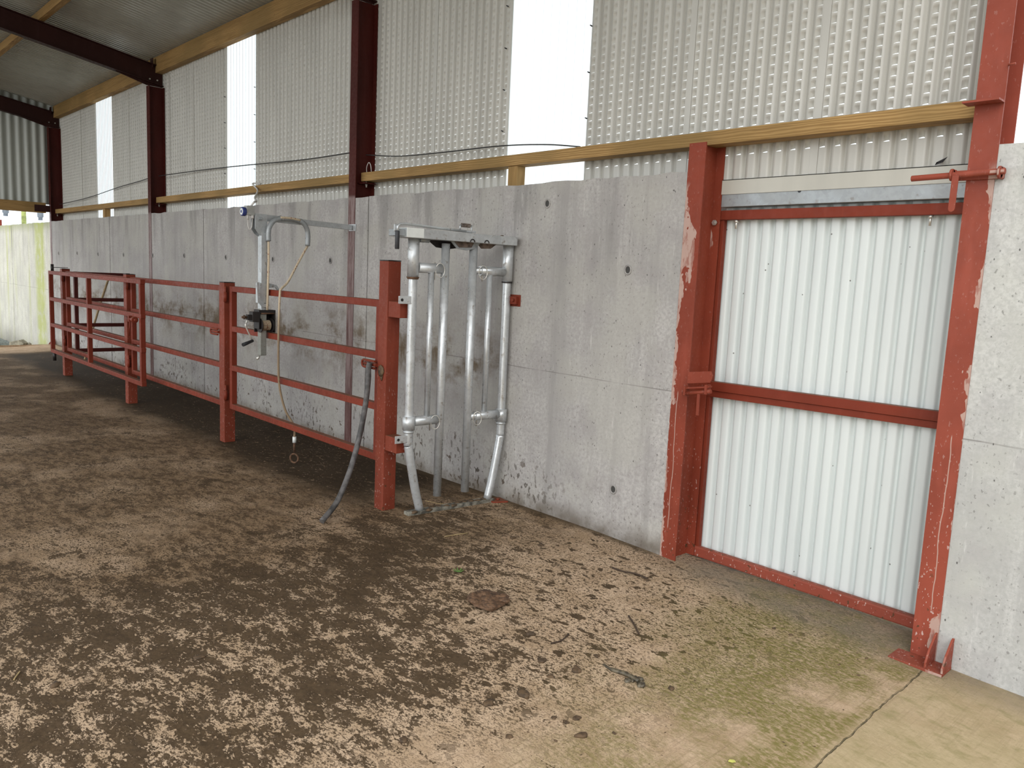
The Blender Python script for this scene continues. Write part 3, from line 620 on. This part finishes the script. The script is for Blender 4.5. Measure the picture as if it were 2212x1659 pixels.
# folded back gate in front of G3
G4 = empty('folded_gate', (-12.60, -1.055, 0), label='large red gate swung back flat in front of the race, hung on the farthest post', cat='gate')
gate_parts(G4, 0, 3.78, 0, st=(0, 1.80, 3.72), rails=(1.458, 1.092, .728, .362))
m = MB(); m.tube([(.12, 0, 1.44), (.12, 0, 1.55)], .020, 12); m.build('pivot_pin', M_IRON, G4)
m = MB(); m.tube([(.10, 0, .20), (.10, 0, .33)], .022, 12); m.build('pivot_pin', M_IRON, G4)
m = MB(); m.tube([(3.45, -.045, 1.02), (3.70, -.045, 1.02)], .014, 10); b = m.build('slide_bolt', M_RED, G4)
m = MB(); m.tube([(3.52, -.05, 1.02), (3.50, -.06, .84)], .007, 8); m.build('bolt_handle', M_RED, b)
m = MB(); m.tube([(3.61, -.045, 1.02), (3.66, -.045, 1.02)], .034, 14); m.build('bolt_lug', M_RED, G4, bev=.002)
m = MB(); m.box(3.46, 3.50, -.06, -.02, .99, 1.055); m.build('bolt_lug', M_RED, G4, bev=.002)
# gate across the race
G5 = empty('cross_gate', (-12.33, -.80, 0), label='dark gate set across the race at its far end, running back to the wall', cat='gate')
for z in RZ:
    m = MB(); m.box(-.025, .025, -.03, .70, z-.05, z); m.build('gate_rail', M_COLDARK, G5, bev=.003)
for y in (-.03, .66):
    m = MB(); m.box(-.026, .026, y, y+.05, .30, 1.462); m.build('gate_stile', M_COLDARK, G5, bev=.003)

# ------------------------------------------------------------------ galvanised head yoke
HG = empty('head_yoke', (-4.300, -.830, 0), -math.atan2(.07, .775), label='galvanised self-locking cattle head yoke between the tallest red post and the concrete wall', cat='head yoke')
def hp(m, name, mat=M_GALVP, bev=0, par=None): return m.build(name, mat, par or HG, bev=bev)
W_ = .785   # left to right upright, along local y
def bend(y0, dy): return smooth_path([(0, y0, 1.90), (0, y0, 1.2), (0, y0, .56), (0, y0+dy*.03, .48), (0, y0+dy*.28, .34), (0, y0+dy*.62, .17), (0, y0+dy, .02)], 5)
m = MB(); m.tube(bend(0, .108), .030, 16); hp(m, 'upright'); m = MB(); m.tube(bend(W_, -.095), .030, 16); hp(m, 'upright')
for y in (0, W_):
    m = MB(); m.tube([(0, y, 1.625), (0, y, 1.892)], .0385, 18); hp(m, 'upper_sleeve')
    m = MB(); m.tube([(0, y, .600), (0, y, .692)], .043, 18); m.tube([(0, y, .578), (0, y, .592)], .036, 16); hp(m, 'lower_sleeve')
m = MB(); m.tube([(0, 0, 1.612), (0, 0, 1.628)], [.036, .044], 14); hp(m, 'rust_collar', M_RUST); m = MB(); m.tube([(0, W_, 1.612), (0, W_, 1.622)], .040, 14); hp(m, 'rust_collar', M_IRON)
def jaw(ym, yt, yo, sgn, zt, nm):
    m = MB(); m.tube([(0, ym, .105), (0, ym+.004*sgn, 1.86)], .0295, 16); j = hp(m, nm)
    m = MB(); m.tube([(0, yt, .66), (0, yt, 1.68)], .0205, 14); hp(m, 'inner_bar', par=j)
    for z, sl in ((1.690, 1), (.655, 1)):
        a, b = (yo, ym-.004) if sgn > 0 else (yo, ym+.004)
        m = MB(); m.tube([(0, a, z), (0, b+(-.055 if sgn > 0 else .055)+(.03 if sgn > 0 else 0), z)], .0335, 18); hp(m, 'arm_sleeve', par=j)
        m = MB(); m.tube([(0, a, z), (0, b, z)], .025, 14); hp(m, 'arm_tube', par=j)
        yq = b+(-.075 if sgn > 0 else .075)
        m = MB(); m.tube([(0, yq, z+.042), (0, yq, z-.075)], .005, 8); hp(m, 'lynch_pin', M_ZINC, par=j)
        m = MB(); m.tube([q for q in arc((.038, yq+.02*sgn, z-.012), .048, 0, 360, 20, (.25, .97*.6, 0), (0, 0, 1))], .003, 6, False); hp(m, 'pin_ring', M_ZINC, par=j)
jaw(.247, .142, .035, 1, 1.69, 'left_jaw'.replace('left_', 'head_')); jaw(.484, .628, W_-.035, -1, 1.69, 'head_jaw')
# top box
tb = MB(); tb.box(-.075, .085, -.105, .800, 1.878, 1.938); TB = hp(tb, 'top_box', M_GALV, .003)
m = MB(); m.box(-.072, .0865, -.104, .025, 1.8795, 1.9405); hp(m, 'white_label', M_WHITE, .002, TB)
m = MB(); m.box(-.06, .06, -.105-.05, -.100, 1.885, 1.930); hp(m, 'box_end', M_GALVD, .003, TB)
m = MB(); m.prism([(.125, 1.880), (.43, 1.880), (.37, 1.836), (.30, 1.826), (.20, 1.832)], 'x', -.045, -.037); hp(m, 'cam_plate', M_IRON, .001, TB)
m = MB(); m.prism([(.27, 1.880), (.52, 1.880), (.47, 1.838), (.40, 1.822), (.32, 1.833)], 'x', .02, .028); hp(m, 'cam_plate', M_GALVD, .001, TB)
m = MB(); m.prism([(.30, 1.878), (.46, 1.878), (.44, 1.845), (.34, 1.84)], 'x', .030, .034); hp(m, 'rust_patch', M_CAM, 0, TB)
m = MB(); m.prism([(.49, 1.880), (.66, 1.880), (.61, 1.846), (.53, 1.842)], 'x', .018, .026); hp(m, 'cam_plate', M_CAM, .001, TB)
m = MB(); m.box(.0855, .0875, .655, .79, 1.880, 1.936); hp(m, 'end_patch', M_GALVP, 0, TB)
for y in (.41, .53):
    m = MB(); m.tube(arc((.087, y, 1.880), .018, 0, 180, 8, (0,1,0), (0,0,1)), .004, 6); hp(m, 'weld_loop', M_IRON, 0, TB)
m = MB(); m.tube([(.0, .045, 1.872), (.0, .115, 1.872)], .016, 12); hp(m, 'stop_bolt', M_GALVD, 0, TB)
lv = MB(); lv.tube([(.075, -.165, 1.905)]+[(.075, -.165+.0, 1.945)]+[(.075, -.150, 1.958), (.07, -.10, 1.962), (.055, .15, 1.955), (.04, .42, 1.950)], .0085, 10); LV = hp(lv, 'lever_rod', M_GALV)
m = MB(); m.tube([(.075, -.167, 1.915), (.075, -.167, 1.800)], .0145, 14); hp(m, 'lever_grip', M_BLACK, .003, LV)
m = MB(); m.box(.060, .070, -.187, -.150, 1.91, 1.957); hp(m, 'lever_plate', M_GALV, .004, LV)
sp = MB(); sp.tube([Vector((.04+.012*math.cos(t_*.9), .345+.0012*t_, 1.990+.012*math.sin(t_*.9))) for t_ in range(60)], .0028, 5); hp(sp, 'return_spring', M_CAM, 0, LV)
m = MB(); m.tube([(.04, .335, 1.955), (.04, .335, 1.992)], .006, 8); m.tube([(.04, .43, 1.94), (.04, .43, 1.996)], .006, 8); m.bar((.04, .34, 1.952), (.04, .46, 1.950), .02, .012); hp(m, 'spring_bracket', M_GALV, 0, LV)
m = MB(); m.tube([(.03, .70, 1.938), (.03, .70, 1.946)], .012, 6); hp(m, 'box_bolt', M_RUST, 0, TB)
# lugs left
for z in (1.475, .540):
    m = MB(); m.box(.018, .024, -.115, -.02, z-.026, z+.026); l = hp(m, 'fixing_lug', M_WHITE if 0 else M_GALVP, .006)
    m = MB(); m.tube([(.0235, -.090, z), (.0255, -.090, z)], .010, 12); hp(m, 'lug_hole', M_IRON, 0, l)
m = MB(); m.prism([(-.03, .0), (.03, .0), (.03, .022), (-.03, .022)], 'y', -.02, .80)
m = MB(); m.box(-.032, .032, .0, .735, -.004, .024); hp(m, 'base_channel', plain('mucky_galvanised', (.17, .16, .13), .75, .1, .6, 22), .003)
m = MB()
for i in range(12):
    rd = random.Random(i); m.blob((.0+rd.uniform(-.03, .035), .05+i*.055, .022), .02, (1.2, 1.6, .5), i+40, .3, 1)
hp(m, 'caked_dung', M_DUNG)
# wall bracket and floor bracket
m = MB(); m.box(-4.255, -4.125, -.006, .0, 1.448, 1.532); WBk = tag(m.build('wall_bracket', M_RED, bev=.003), 'small red steel bracket bolted to the concrete beside the head yoke', 'bracket')
m = MB(); m.box(-4.235, -4.145, -.032, -.006, 1.462, 1.518); m.build('bracket_box', M_RED, WBk, bev=.004)
m = MB(); m.tube([(-4.17, -.048, 1.492), (-4.17, -.03, 1.492)], .012, 6); m.build('bracket_bolt', M_RED, WBk)
m = MB(); m.prism([(-4.285, -.12), (-4.18, -.135), (-4.13, -.03), (-4.25, -.008)], 'z', -.006, .010); FB = tag(m.build('floor_bracket', M_RED, bev=.002), 'red steel foot plate on the floor where the head yoke meets the wall', 'bracket')
m = MB(); m.tube([(-4.20, -.07, .008), (-4.20, -.07, .022)], .014, 6); m.build('anchor_bolt', M_RED, FB)

# ------------------------------------------------------------------ swinging hoof winch
def hx(y): return -6.40+.1087*(-y)
def hv(y, z, dx=0): return (hx(y)+dx, y, z)
HW = empty('hoof_winch', (-6.40, -.02, 2.05), label='galvanised swing arm on the middle column carrying a drop tube, bent guide and hand winch', cat='winch')
def hb(m, name, mat=M_GALV, bev=.0, par=None):
    o = m.build(name, mat, par or HW, bev=bev)
    if par is None: o.location = (6.40, .02, -2.05)
    return o
m = MB(); m.bar(hv(-.02, 2.040), hv(-.93, 2.052), .03, .046); ARM = hb(m, 'swing_arm', M_GALV, .003)
m = MB(); m.bar(hv(-.55, 2.047), hv(-.90, 2.052), .035, .052); hb(m, 'arm_sleeve', M_GALV, .002)
m = MB(); m.bar(hv(-.004, 2.04, .01), hv(-.012, 2.04, .01), .10, .06); hb(m, 'arm_foot', M_GALV)
pl = [(-1.005, 2.078), (-.895, 2.078), (-.895, 1.895), (-.93, 1.893), (-.975, 1.915), (-1.005, 1.955)]
m = MB()
m.add([(hx(a)+.020, a, b) for a, b in pl]+[(hx(a)+.028, a, b) for a, b in pl], [tuple(range(6)), tuple(range(11, 5, -1))]+[(i, (i+1) % 6, 6+(i+1) % 6, 6+i) for i in range(6)])
hb(m, 'cheek_plate', M_GALV); m = MB()
m.add([(hx(a)-.028, a-.012, b) for a, b in pl]+[(hx(a)-.020, a-.012, b) for a, b in pl], [tuple(range(6)), tuple(range(11, 5, -1))]+[(i, (i+1) % 6, 6+(i+1) % 6, 6+i) for i in range(6)])
hb(m, 'cheek_plate', M_GALVD)
m = MB(); m.tube([hv(-.955, 2.038, .028), hv(-.955, 2.038, .042)], .014, 6); m.tube([hv(-.955, 2.038, .040), hv(-.955, 2.038, .054)], .007, 8); hb(m, 'pivot_bolt', M_GALVD)
m = MB(); m.box(-.0325, .0325, -.0325, .0325, 1.27, 1.93); o = hb(m, 'drop_tube', M_GALV, .004); o.location = (6.40+hx(-.917), .02-.917, -2.05)
m = MB(); m.box(-.028, .028, -.028, .028, .905, 1.30); o = hb(m, 'lower_tube', galv('grey_lower_tube', (.30, .30, .27), .55, .8), .006); o.location = (6.40+hx(-.925), .02-.925, -2.05)
m = MB(); m.tube([hv(-.955, .905), hv(-.958, .885), hv(-.975, .875)], .012, 8); hb(m, 'tube_pin', M_ZINC)
# clamp round the top rail
m = MB(); m.box(-.040, .040, -.040, .040, 1.345, 1.515); o = hb(m, 'clamp_body', M_GALV, .004); o.location = (6.40+hx(-.925), .02-.925, -2.05)
m = MB(); m.prism([(-.995, 1.52), (-.985, 1.36), (-.945, 1.315), (-.90, 1.315), (-.88, 1.335), (-.93, 1.345), (-.962, 1.375), (-.972, 1.52)], 'x', hx(-.92)+.04, hx(-.92)+.048); hb(m, 'clamp_side', M_GALV)
m = MB(); a_ = [(-.900, 1.50), (-.86, 1.512), (-.80, 1.500), (-.765, 1.455), (-.785, 1.450), (-.81, 1.478), (-.87, 1.475), (-.90, 1.470)]; m.prism(a_, 'x', hx(-.85)+.005, hx(-.85)+.017); hb(m, 'clamp_hook', M_GALV)
# bent guide tube
gp = smooth_path([hv(-.894, 1.86, .05), hv(-.896, 1.93, .05), hv(-.882, 1.985, .05), hv(-.84, 2.035, .05), hv(-.775, 2.060, .05)], 5); m = MB(); m.tube(gp, .021, 14); hb(m, 'guide_tube', M_GALVD)
gp2 = smooth_path([hv(-.60, 2.055, .05), hv(-.552, 2.03, .05), hv(-.520, 1.98, .05), hv(-.510, 1.92, .05), hv(-.514, 1.845, .05)], 5); m = MB(); m.tube(gp2, .021, 14); hb(m, 'guide_tube', M_GALVD)
m = MB(); m.tube(smooth_path([hv(-.775, 2.050, .055), hv(-.69, 2.060, .055), hv(-.60, 2.048, .055)], 5), .014, 10); hb(m, 'guide_web', M_GALVD)
# winch
WN = MB(); WN.box(-.050, .050, -.065, .075, 1.262, 1.290); WN.box(-.050, .050, .068, .078, 1.10, 1.29); WN.box(-.050, .050, -.070, -.060, 1.13, 1.29); WN.box(-.055, -.047, -.065, .075, 1.10, 1.29)
o = hb(WN, 'winch_frame', M_IRON, .002); o.location = (6.40+hx(-.90), .02-.905, -2.05); WF = o
def wn(m, name, mat, bev=0): return m.build(name, mat, WF, bev=bev)
m = MB(); m.tube([(.02, -.04, 1.16), (.02, .04, 1.16)], .034, 18); wn(m, 'rope_drum', M_ROPE)
m = MB()
for k in range(6): m.tube([Vector((.02+.038*math.cos(a), -.030+.012*k, 1.16+.038*math.sin(a))) for a in [i*math.pi/9 for i in range(19)]], .0075, 6, False)
wn(m, 'rope_turns', M_ROPE)
for y in (-.052, .050): m = MB(); m.tube([(.02, y, 1.16), (.02, y+.006, 1.16)], .060, 20); wn(m, 'drum_flange', M_IRON)
m = MB(); m.box(-.02, .05, -.125, -.068, 1.19, 1.275); m.box(-.01, .035, -.16, -.12, 1.205, 1.25); wn(m, 'gear_box', M_IRON, .004)
m = MB(); m.tube([(.045, -.05, 1.262), (.045, .07, 1.262)], .007, 8); wn(m, 'guide_bar', M_RUST)
m = MB(); m.tube([(.01, -.12, 1.225), (.01, -.20, 1.228)], .010, 8); m.tube([(.01, -.175, 1.228), (.01, -.185, 1.228)], .018, 8); wn(m, 'crank_shaft', M_RUST)
m = MB(); m.tube(smooth_path([(.01, -.150, 1.215), (.015, -.165, 1.18), (.02, -.170, 1.15), (.025, -.115, 1.03)], 4), .0065, 8); CR = wn(m, 'crank_arm', M_ZINC)
m = MB(); m.tube([(.03, -.115, 1.033), (.075, -.22, 1.005)], [.012, .0155], 12); o = m.build('crank_grip', M_BLACK, CR)
# junction box on the arm end, with blue knob and cable
JB = empty('control_box', (hx(-1.045), -1.045, 2.09), label='small grey control box with a blue knob at the free end of the swing arm', cat='control box')
m = MB(); m.box(-.03, .03, -.035, .035, -.030, .045); m.build('box_shell', M_BOX, JB, bev=.004)
m = MB(); m.tube([(.0, -.035, -.005), (.0, -.066, -.005)], .036, 20); kb = m.build('blue_knob', M_BLUE, JB, bev=.003)
m = MB(); m.tube([(.0, -.066, -.005), (.0, -.068, -.005)], .027, 20); f_ = m.build('knob_face', M_WHITE, kb); m = MB(); m.tube([(.0, -.068, -.005), (.0, -.070, -.005)], .012, 14); m.build('knob_mark', M_BLUE, kb)
m = MB(); m.tube([(.02, -.022, -.03), (.02, -.022, -.068)], .009, 8); m.tube([(.02, .018, -.03), (.02, .018, -.055)], .013, 8); m.build('cable_glands', M_CABLE, JB)
m = MB(); m.tube(smooth_path([(.02, -.022, -.065), (.02, -.018, -.12), (.02, -.004, -.145), (.02, .012, -.12), (.02, .018, -.05)], 5), .004, 6); m.build('loop_wire', M_CABLE, JB)
wire('control_cable', [(hx(-1.03), -1.035, 2.13), (hx(-1.0), -1.00, 2.17), (-6.55, -.86, 2.20), (-7.35, -.50, 2.30), (-8.35, .0, 2.47), (-8.60, .06, 2.56), (-8.52, .12, 2.56)], .009, M_CABLE, 'pale sleeved cable from the control box up to the timber rail', 'cable')
# rope
rp = [hv(-.905, 1.29, .055), hv(-.902, 1.50, .060), hv(-.896, 1.70, .058), hv(-.894, 1.86, .052)]
m = MB(); m.tube(smooth_path(rp, 5), .010, 8); RP = tag(m.build('winch_rope', M_ROPE), 'cream rope flecked brown, running from the winch over the guide and down across the gate', 'rope')
m = MB(); m.tube(smooth_path([hv(-.79, 2.062, .066), hv(-.69, 2.064, .066), hv(-.60, 2.056, .066)], 5), .010, 8); m.build('rope_run', M_ROPE, RP)
m = MB(); m.tube(smooth_path([hv(-.514, 1.845, .05), (-6.20, -.66, 1.68), (-6.09, -.80, 1.535), (-6.020, -.893, 1.478), (-6.022, -.905, 1.44), (-6.035, -.907, 1.2), (-6.038, -.907, .883), (-6.030, -.905, .72), (-6.01, -.895, .60), (-5.99, -.86, .46), (-5.965, -.80, .34), (-5.955, -.80, .24)], 6), .0095, 8); m.build('rope_run', M_ROPE, RP)
m = MB(); m.tube([(-5.955, -.80, .25), (-5.955, -.80, .20)], .016, 10); m.build('rope_ferrule', M_WHITE, RP)
m = MB(); m.tube([(-5.955, -.80, .20), (-5.955, -.80, .12)], .010, 8); m.tube([q for q in arc((-5.955, -.80, .065), .038, 0, 360, 18, (.86, .5, 0), (0, 0, 1))], .0085, 8, False); m.build('rope_hook', M_RUST, RP)

# ------------------------------------------------------------------ loose things
m = MB(); m.tube(smooth_path([(-4.600, -.955, 1.03), (-4.607, -.96, .98), (-4.60, -.965, .90), (-4.60, -.985, .72), (-4.60, -1.03, .50), (-4.56, -1.12, .30), (-4.50, -1.25, .12), (-4.44, -1.40, .022)], 6), .019, 12); HS = tag(m.build('black_hose', M_HOSE), 'length of grey-black hose hanging from the gate latch down to the floor', 'hose')
m = MB(); m.tube([(-13.42, -.05, 1.40), (-14.35, -.28, .03)], .016, 8)
m = MB(); m.tube(smooth_path([(-12.86, -.215, 1.385), (-13.3, -.24, .9), (-13.72, -.26, .40), (-14.02, -.28, -.02)], 5), .017, 8); tag(m.build('wooden_stick', M_STICK), 'long bare wooden stick leaning in the race behind the far gates', 'stick')

rd = random.Random(5)
def clump(x, y, r, seed, flat=.35, name='dung_clump', mat=M_DUNG, label=None, group=None, el=1.3, rot=0):
    m = MB(); m.blob((0, 0, 0), r, (el, 1, flat), seed, .28, 2); o = m.build(name, mat, loc=(x, y, fz(x, y)+r*flat*.35), rz=rot); return tag(o, label, 'dung', group)
# big cow pat
m = MB()
for i in range(26):
    a = rd.uniform(0, 6.28); q = rd.uniform(0, .085)**1; m.blob((q*math.cos(a)*1.25, q*math.sin(a), .006), .030, (1.2, 1.1, .5), 60+i, .3, 1)
m.blob((0, 0, 0), .10, (1.25, 1, .12), 77, .15, 2)
tag(m.build('cow_pat', plain('brown_dung', (.115, .062, .032), .8, 0, .35, 70), loc=(-2.87, -1.33, .004), rz=-.6), 'large round reddish-brown cow pat on the open floor in front of the wall', 'dung')
def px_floor(x, y, z=-.03):
    d = F*1704.93+Rv*(x-1106)-Uv*(y-829.5); t = (z-1.65)/d.z; return (d.x*t, -3.9412+d.y*t)
m = MB()
for i in range(16): m.blob((rd.uniform(-.02, .05), rd.uniform(-.03, .03), .006), rd.uniform(.008, .018), (1, 1, .8), 100+i, .45, 1)
m.tube(smooth_path([(-.15, .06, .010), (-.10, .03, .012), (-.03, .02, .014), (.03, -.01, .012)], 4), [.007]*4+[.011]*5+[.009]*4, 7)
tag(m.build('wet_lump', plain('wet_dark_muck', (.085, .07, .045), .45, 0, .5, 50), loc=(*px_floor(1366, 1474, -.05), -.045), rz=math.atan2(px_floor(1366, 1474)[1]-px_floor(1312, 1460)[1], px_floor(1366, 1474)[0]-px_floor(1312, 1460)[0])), 'dark wet lump on a stick end, on the cleaner floor before the door', 'dung')
# lumps where the photograph shows single ones, on the floor plane
lumps = [(1108,1163,.022,'small dark dung lump on the floor just in front of the red foot plate'),(1168,1178,.026,'dark dung lump close to the foot of the concrete wall, right of the head yoke'),
 (1165,1295,.020,'small round dung lump lying to the right of the large cow pat'),(1145,1370,.030,'flat dung lump below and right of the large cow pat'),(1170,1428,.030,'dung lump left of the dark wet lump, upper of a close pair'),
 (1245,1448,.028,'dung lump nearest the left of the dark wet lump'),(1190,1462,.020,'dung lump below a close pair left of the dark wet lump'),(1290,1418,.018,'small dung lump just above the dark wet lump'),
 (1130,1500,.030,'broad dung lump in front of the wet lump, on the left'),(1055,1520,.030,'irregular dung lump in the near middle of the floor'),(1197,1551,.014,'leftmost of three little dung lumps near the bottom of the picture'),
 (1222,1560,.016,'middle one of three little dung lumps near the bottom of the picture'),(1246,1552,.018,'rightmost of three little dung lumps near the bottom of the picture'),(1100,1592,.020,'dark shiny dung lump near the bottom edge, left of the three little ones'),
 (1255,1590,.024,'dung lump nearest the bottom edge, below the three little ones'),(1450,1488,.018,'elongated dung lump right of the dark wet lump'),(1708,1372,.012,'small dung lump on the clean floor below the middle of the door'),
 (1672,1358,.012,'small dung lump left of another one below the middle of the door'),(1790,1320,.009,'tiny dung lump close to the bottom rail of the sheeted door'),(925,1275,.024,'dung lump to the left of the large cow pat'),
 (1398,1253,.020,'dung lump at the right end of the long thin twig'),(870,1600,.022,'dung lump near the bottom edge, left of the middle'),(430,1420,.020,'dung lump amid the matted dung on the left foreground'),
 (120,1480,.024,'dung lump near the lower left corner')]
for i, (px, py, r, lab) in enumerate(lumps):
    x, y = px_floor(px, py); x, y = px_floor(px, py, fz(x, y))
    clump(x, y, r*.72, 200+i, rd.uniform(.3, .5), label=lab, group='dung lumps on the floor', el=rd.uniform(1, 1.7), rot=rd.uniform(0, 3))
# crumbs nobody could count
cm = MB(); k = 0; rc = random.Random(11)
while k < 7000:
    x = rc.uniform(-9, -1.2); y = rc.uniform(-3.9, -.02)
    pr = (1-lin(-3.2, -1.1, x))*.9+.06
    if y > -1.0 and x < -4.6: pr = 1
    if rc.random() > pr: continue
    if (abs(y+.855) < .09 and min(abs(x+4.527), abs(x+7.16)) < .09) or (-4.36 < x < -4.2 and y > -.88) or math.hypot(x+2.87, y+1.33) < .17 or math.hypot(x+1.94, y+1.37) < .15: continue
    r = rc.uniform(.0018, .0050) if rc.random() < .94 else rc.uniform(.005, .009); z = fz(x, y); a = rc.uniform(0, 3.14); l = r*rc.uniform(1, 2.4)
    ca, sa = math.cos(a), math.sin(a)
    cm.add([(x+l*ca, y+l*sa, z), (x-r*sa*rc.uniform(.5, 1.2)+l*ca*rc.uniform(-.5, .5), y+r*ca*rc.uniform(.5, 1.2), z), (x-l*ca, y-l*sa, z), (x+r*sa*rc.uniform(.5, 1.2)+l*ca*rc.uniform(-.5, .5), y-r*ca*rc.uniform(.5, 1.2), z), (x+rc.uniform(-.3, .3)*r, y, z+r*.75)], [(0,1,4), (1,2,4), (2,3,4), (3,0,4)]); k += 1
tag(cm.build('dung_crumbs', M_DUNG), 'countless crumbs of dried dung scattered over the concrete floor', 'dung', kind='stuff')
# twigs and straws
def twig(pts, r, label, mat=M_TWIG, name='twig', cat='twig', grp=None):
    q = []
    for px, py in pts:
        x, y = px_floor(px, py); z = fz(x, y); x, y = px_floor(px, py, z); q.append((x, y, z+r*1.2))
    m = MB(); m.tube(smooth_path(q, 4), [r]*(4*(len(q)-1)+1), 6); tag(m.build(name, mat), label, cat, grp)
twig([(1322,1228),(1345,1236),(1375,1242),(1398,1252)], .005, 'long thin dark twig on the floor in front of the red door post')
twig([(1358,1333),(1370,1352),(1380,1372)], .005, 'short dark twig pointing toward the camera, in the middle of the open floor')
twig([(1190,1392),(1212,1386),(1228,1372)], .004, 'curved dark twig beside a flat dung patch near the middle of the floor')
twig([(960,1160),(985,1156),(1010,1152)], .0025, 'pale straw lying beside the foot of the head yoke', M_STRAW, 'straw', 'straw')
twig([(30,1470),(36,1461),(43,1452)], .003, 'pale straw on the dark dung at the lower left edge', M_STRAW, 'straw', 'straw')
twig([(918,1082),(945,1088),(962,1090)], .0022, 'pale straw behind the base bar of the head yoke', M_STRAW, 'straw', 'straw')
x, y = px_floor(1573, 1646, -.06); m = MB(); m.prism([(0, 0), (.014, .006), (.020, .018), (.010, .022), (-.002, .012)], 'z', 0, .003); tag(m.build('yellow_leaf', M_LEAF, loc=(x, y, fz(x, y)+.003)), 'small yellow leaf on the concrete near the bottom edge', 'leaf')
x, y = px_floor(990, 1237, 0); m = MB()
for i in range(7): a = i*.9; m.bar((0, 0, 0), (.03*math.cos(a), .03*math.sin(a), .012), .006, .002)
tag(m.build('green_sprig', M_GRASS, loc=(x, y, .004)), 'tiny green sprig lying on the mucky floor left of the cow pat', 'sprig')

# ------------------------------------------------------------------ beyond the far gable
gv = MB(); n = 24
def gz(x, y): return -.42+.42*sstep(-.2, -.75, y)*sstep(-16.9, -17.6, x)*1.0+.10*sstep(-18, -21, x)
rg = random.Random(3)
gx_ = [-16.96-.25*i for i in range(30)]; gy_ = [-.015-.2*i for i in range(30)]
gv.add([(x, y, gz(x, y)+rg.uniform(-.02, .02)) for y in gy_ for x in gx_], [(j*30+i, j*30+i+1, (j+1)*30+i+1, (j+1)*30+i) for j in range(29) for i in range(29)])
tag(gv.build('gravel_heap', M_GRAVEL), 'dark gravel heaped outside the far gable at the left edge', 'gravel', kind='stuff')
def stone(x, y, z, r, sc, seed, label, rot=0):
    m = MB(); m.blob((0, 0, 0), r, sc, seed, .12, 1); o = m.build('stone', M_STONE, loc=(x, y, z), rz=rot); o.data.polygons.foreach_set('use_smooth', [False]*len(o.data.polygons)); tag(o, label, 'stone')
m = MB(); m.prism([(-.13, -.02), (.10, -.05), (.13, .02), (.05, .085), (-.12, .045)], 'y', -.09, .09); tag(m.build('stone', M_STONE, loc=(-17.10, -.585, .0), rz=.9, bev=.008), 'largest pale flat slab of stone at the edge of the far slab', 'stone')
stone(-17.08, -.42, -.01, .05, (1, 1, .8), 5, 'smaller round stone beside the pale slab of stone'); stone(-17.05, -.33, -.03, .028, (1.2, 1, .7), 8, 'tiny dark stone, last in the row of stones at the far slab edge')
m = MB(); m.tube([(-22, .58, -.9), (-22, .58, 3.6)], .052, 12); tag(m.build('wooden_pole', M_POLE), 'green-stained wooden pole standing behind the outside wall', 'pole')
FBd = empty('distant_building', (-44, 9, 0), label='pale grey roofed building far beyond the outside wall, seen through the far opening', cat='building')
def fb(m, name, mat, par=None):
    o = m.build(name, mat, par or FBd)
    if par is None: o.location = (44, -9, 0)
    return o
m = MB(); m.add([(-42, -3, 2.2), (-42, 16, 2.2), (-46, 16, 3.66-.61+.0), (-46, -3, 3.9)], [(0,1,2,3)]); m.add([(-42, -3, 2.05), (-42, 16, 2.05), (-46, 16, 2.9), (-46, -3, 3.75)], [(3,2,1,0)]); fb(m, 'roof', M_FARROOF)
m = MB(); m.box(-45.8, -42.3, -2.8, 15.8, -.42, 2.15); fb(m, 'wall', M_FARWALL)
for y, z in ((4.55, 3.50), (6.02, 3.42)):
    m = MB(); m.tube([(-45, y, z+.0), (-45, y, z+.12), (-45, y, z+.16), (-45, y, 4.3)], [.10, .10, .14, .15], 14); fb(m, 'ridge_vent', plain('vent_grey', (.16, .18, .20), .7))
m = MB(); m.box(-41.5, -40.9, 3.30, 3.62, 2.5, 3.15); fb(m, 'red_door_edge', M_RED)
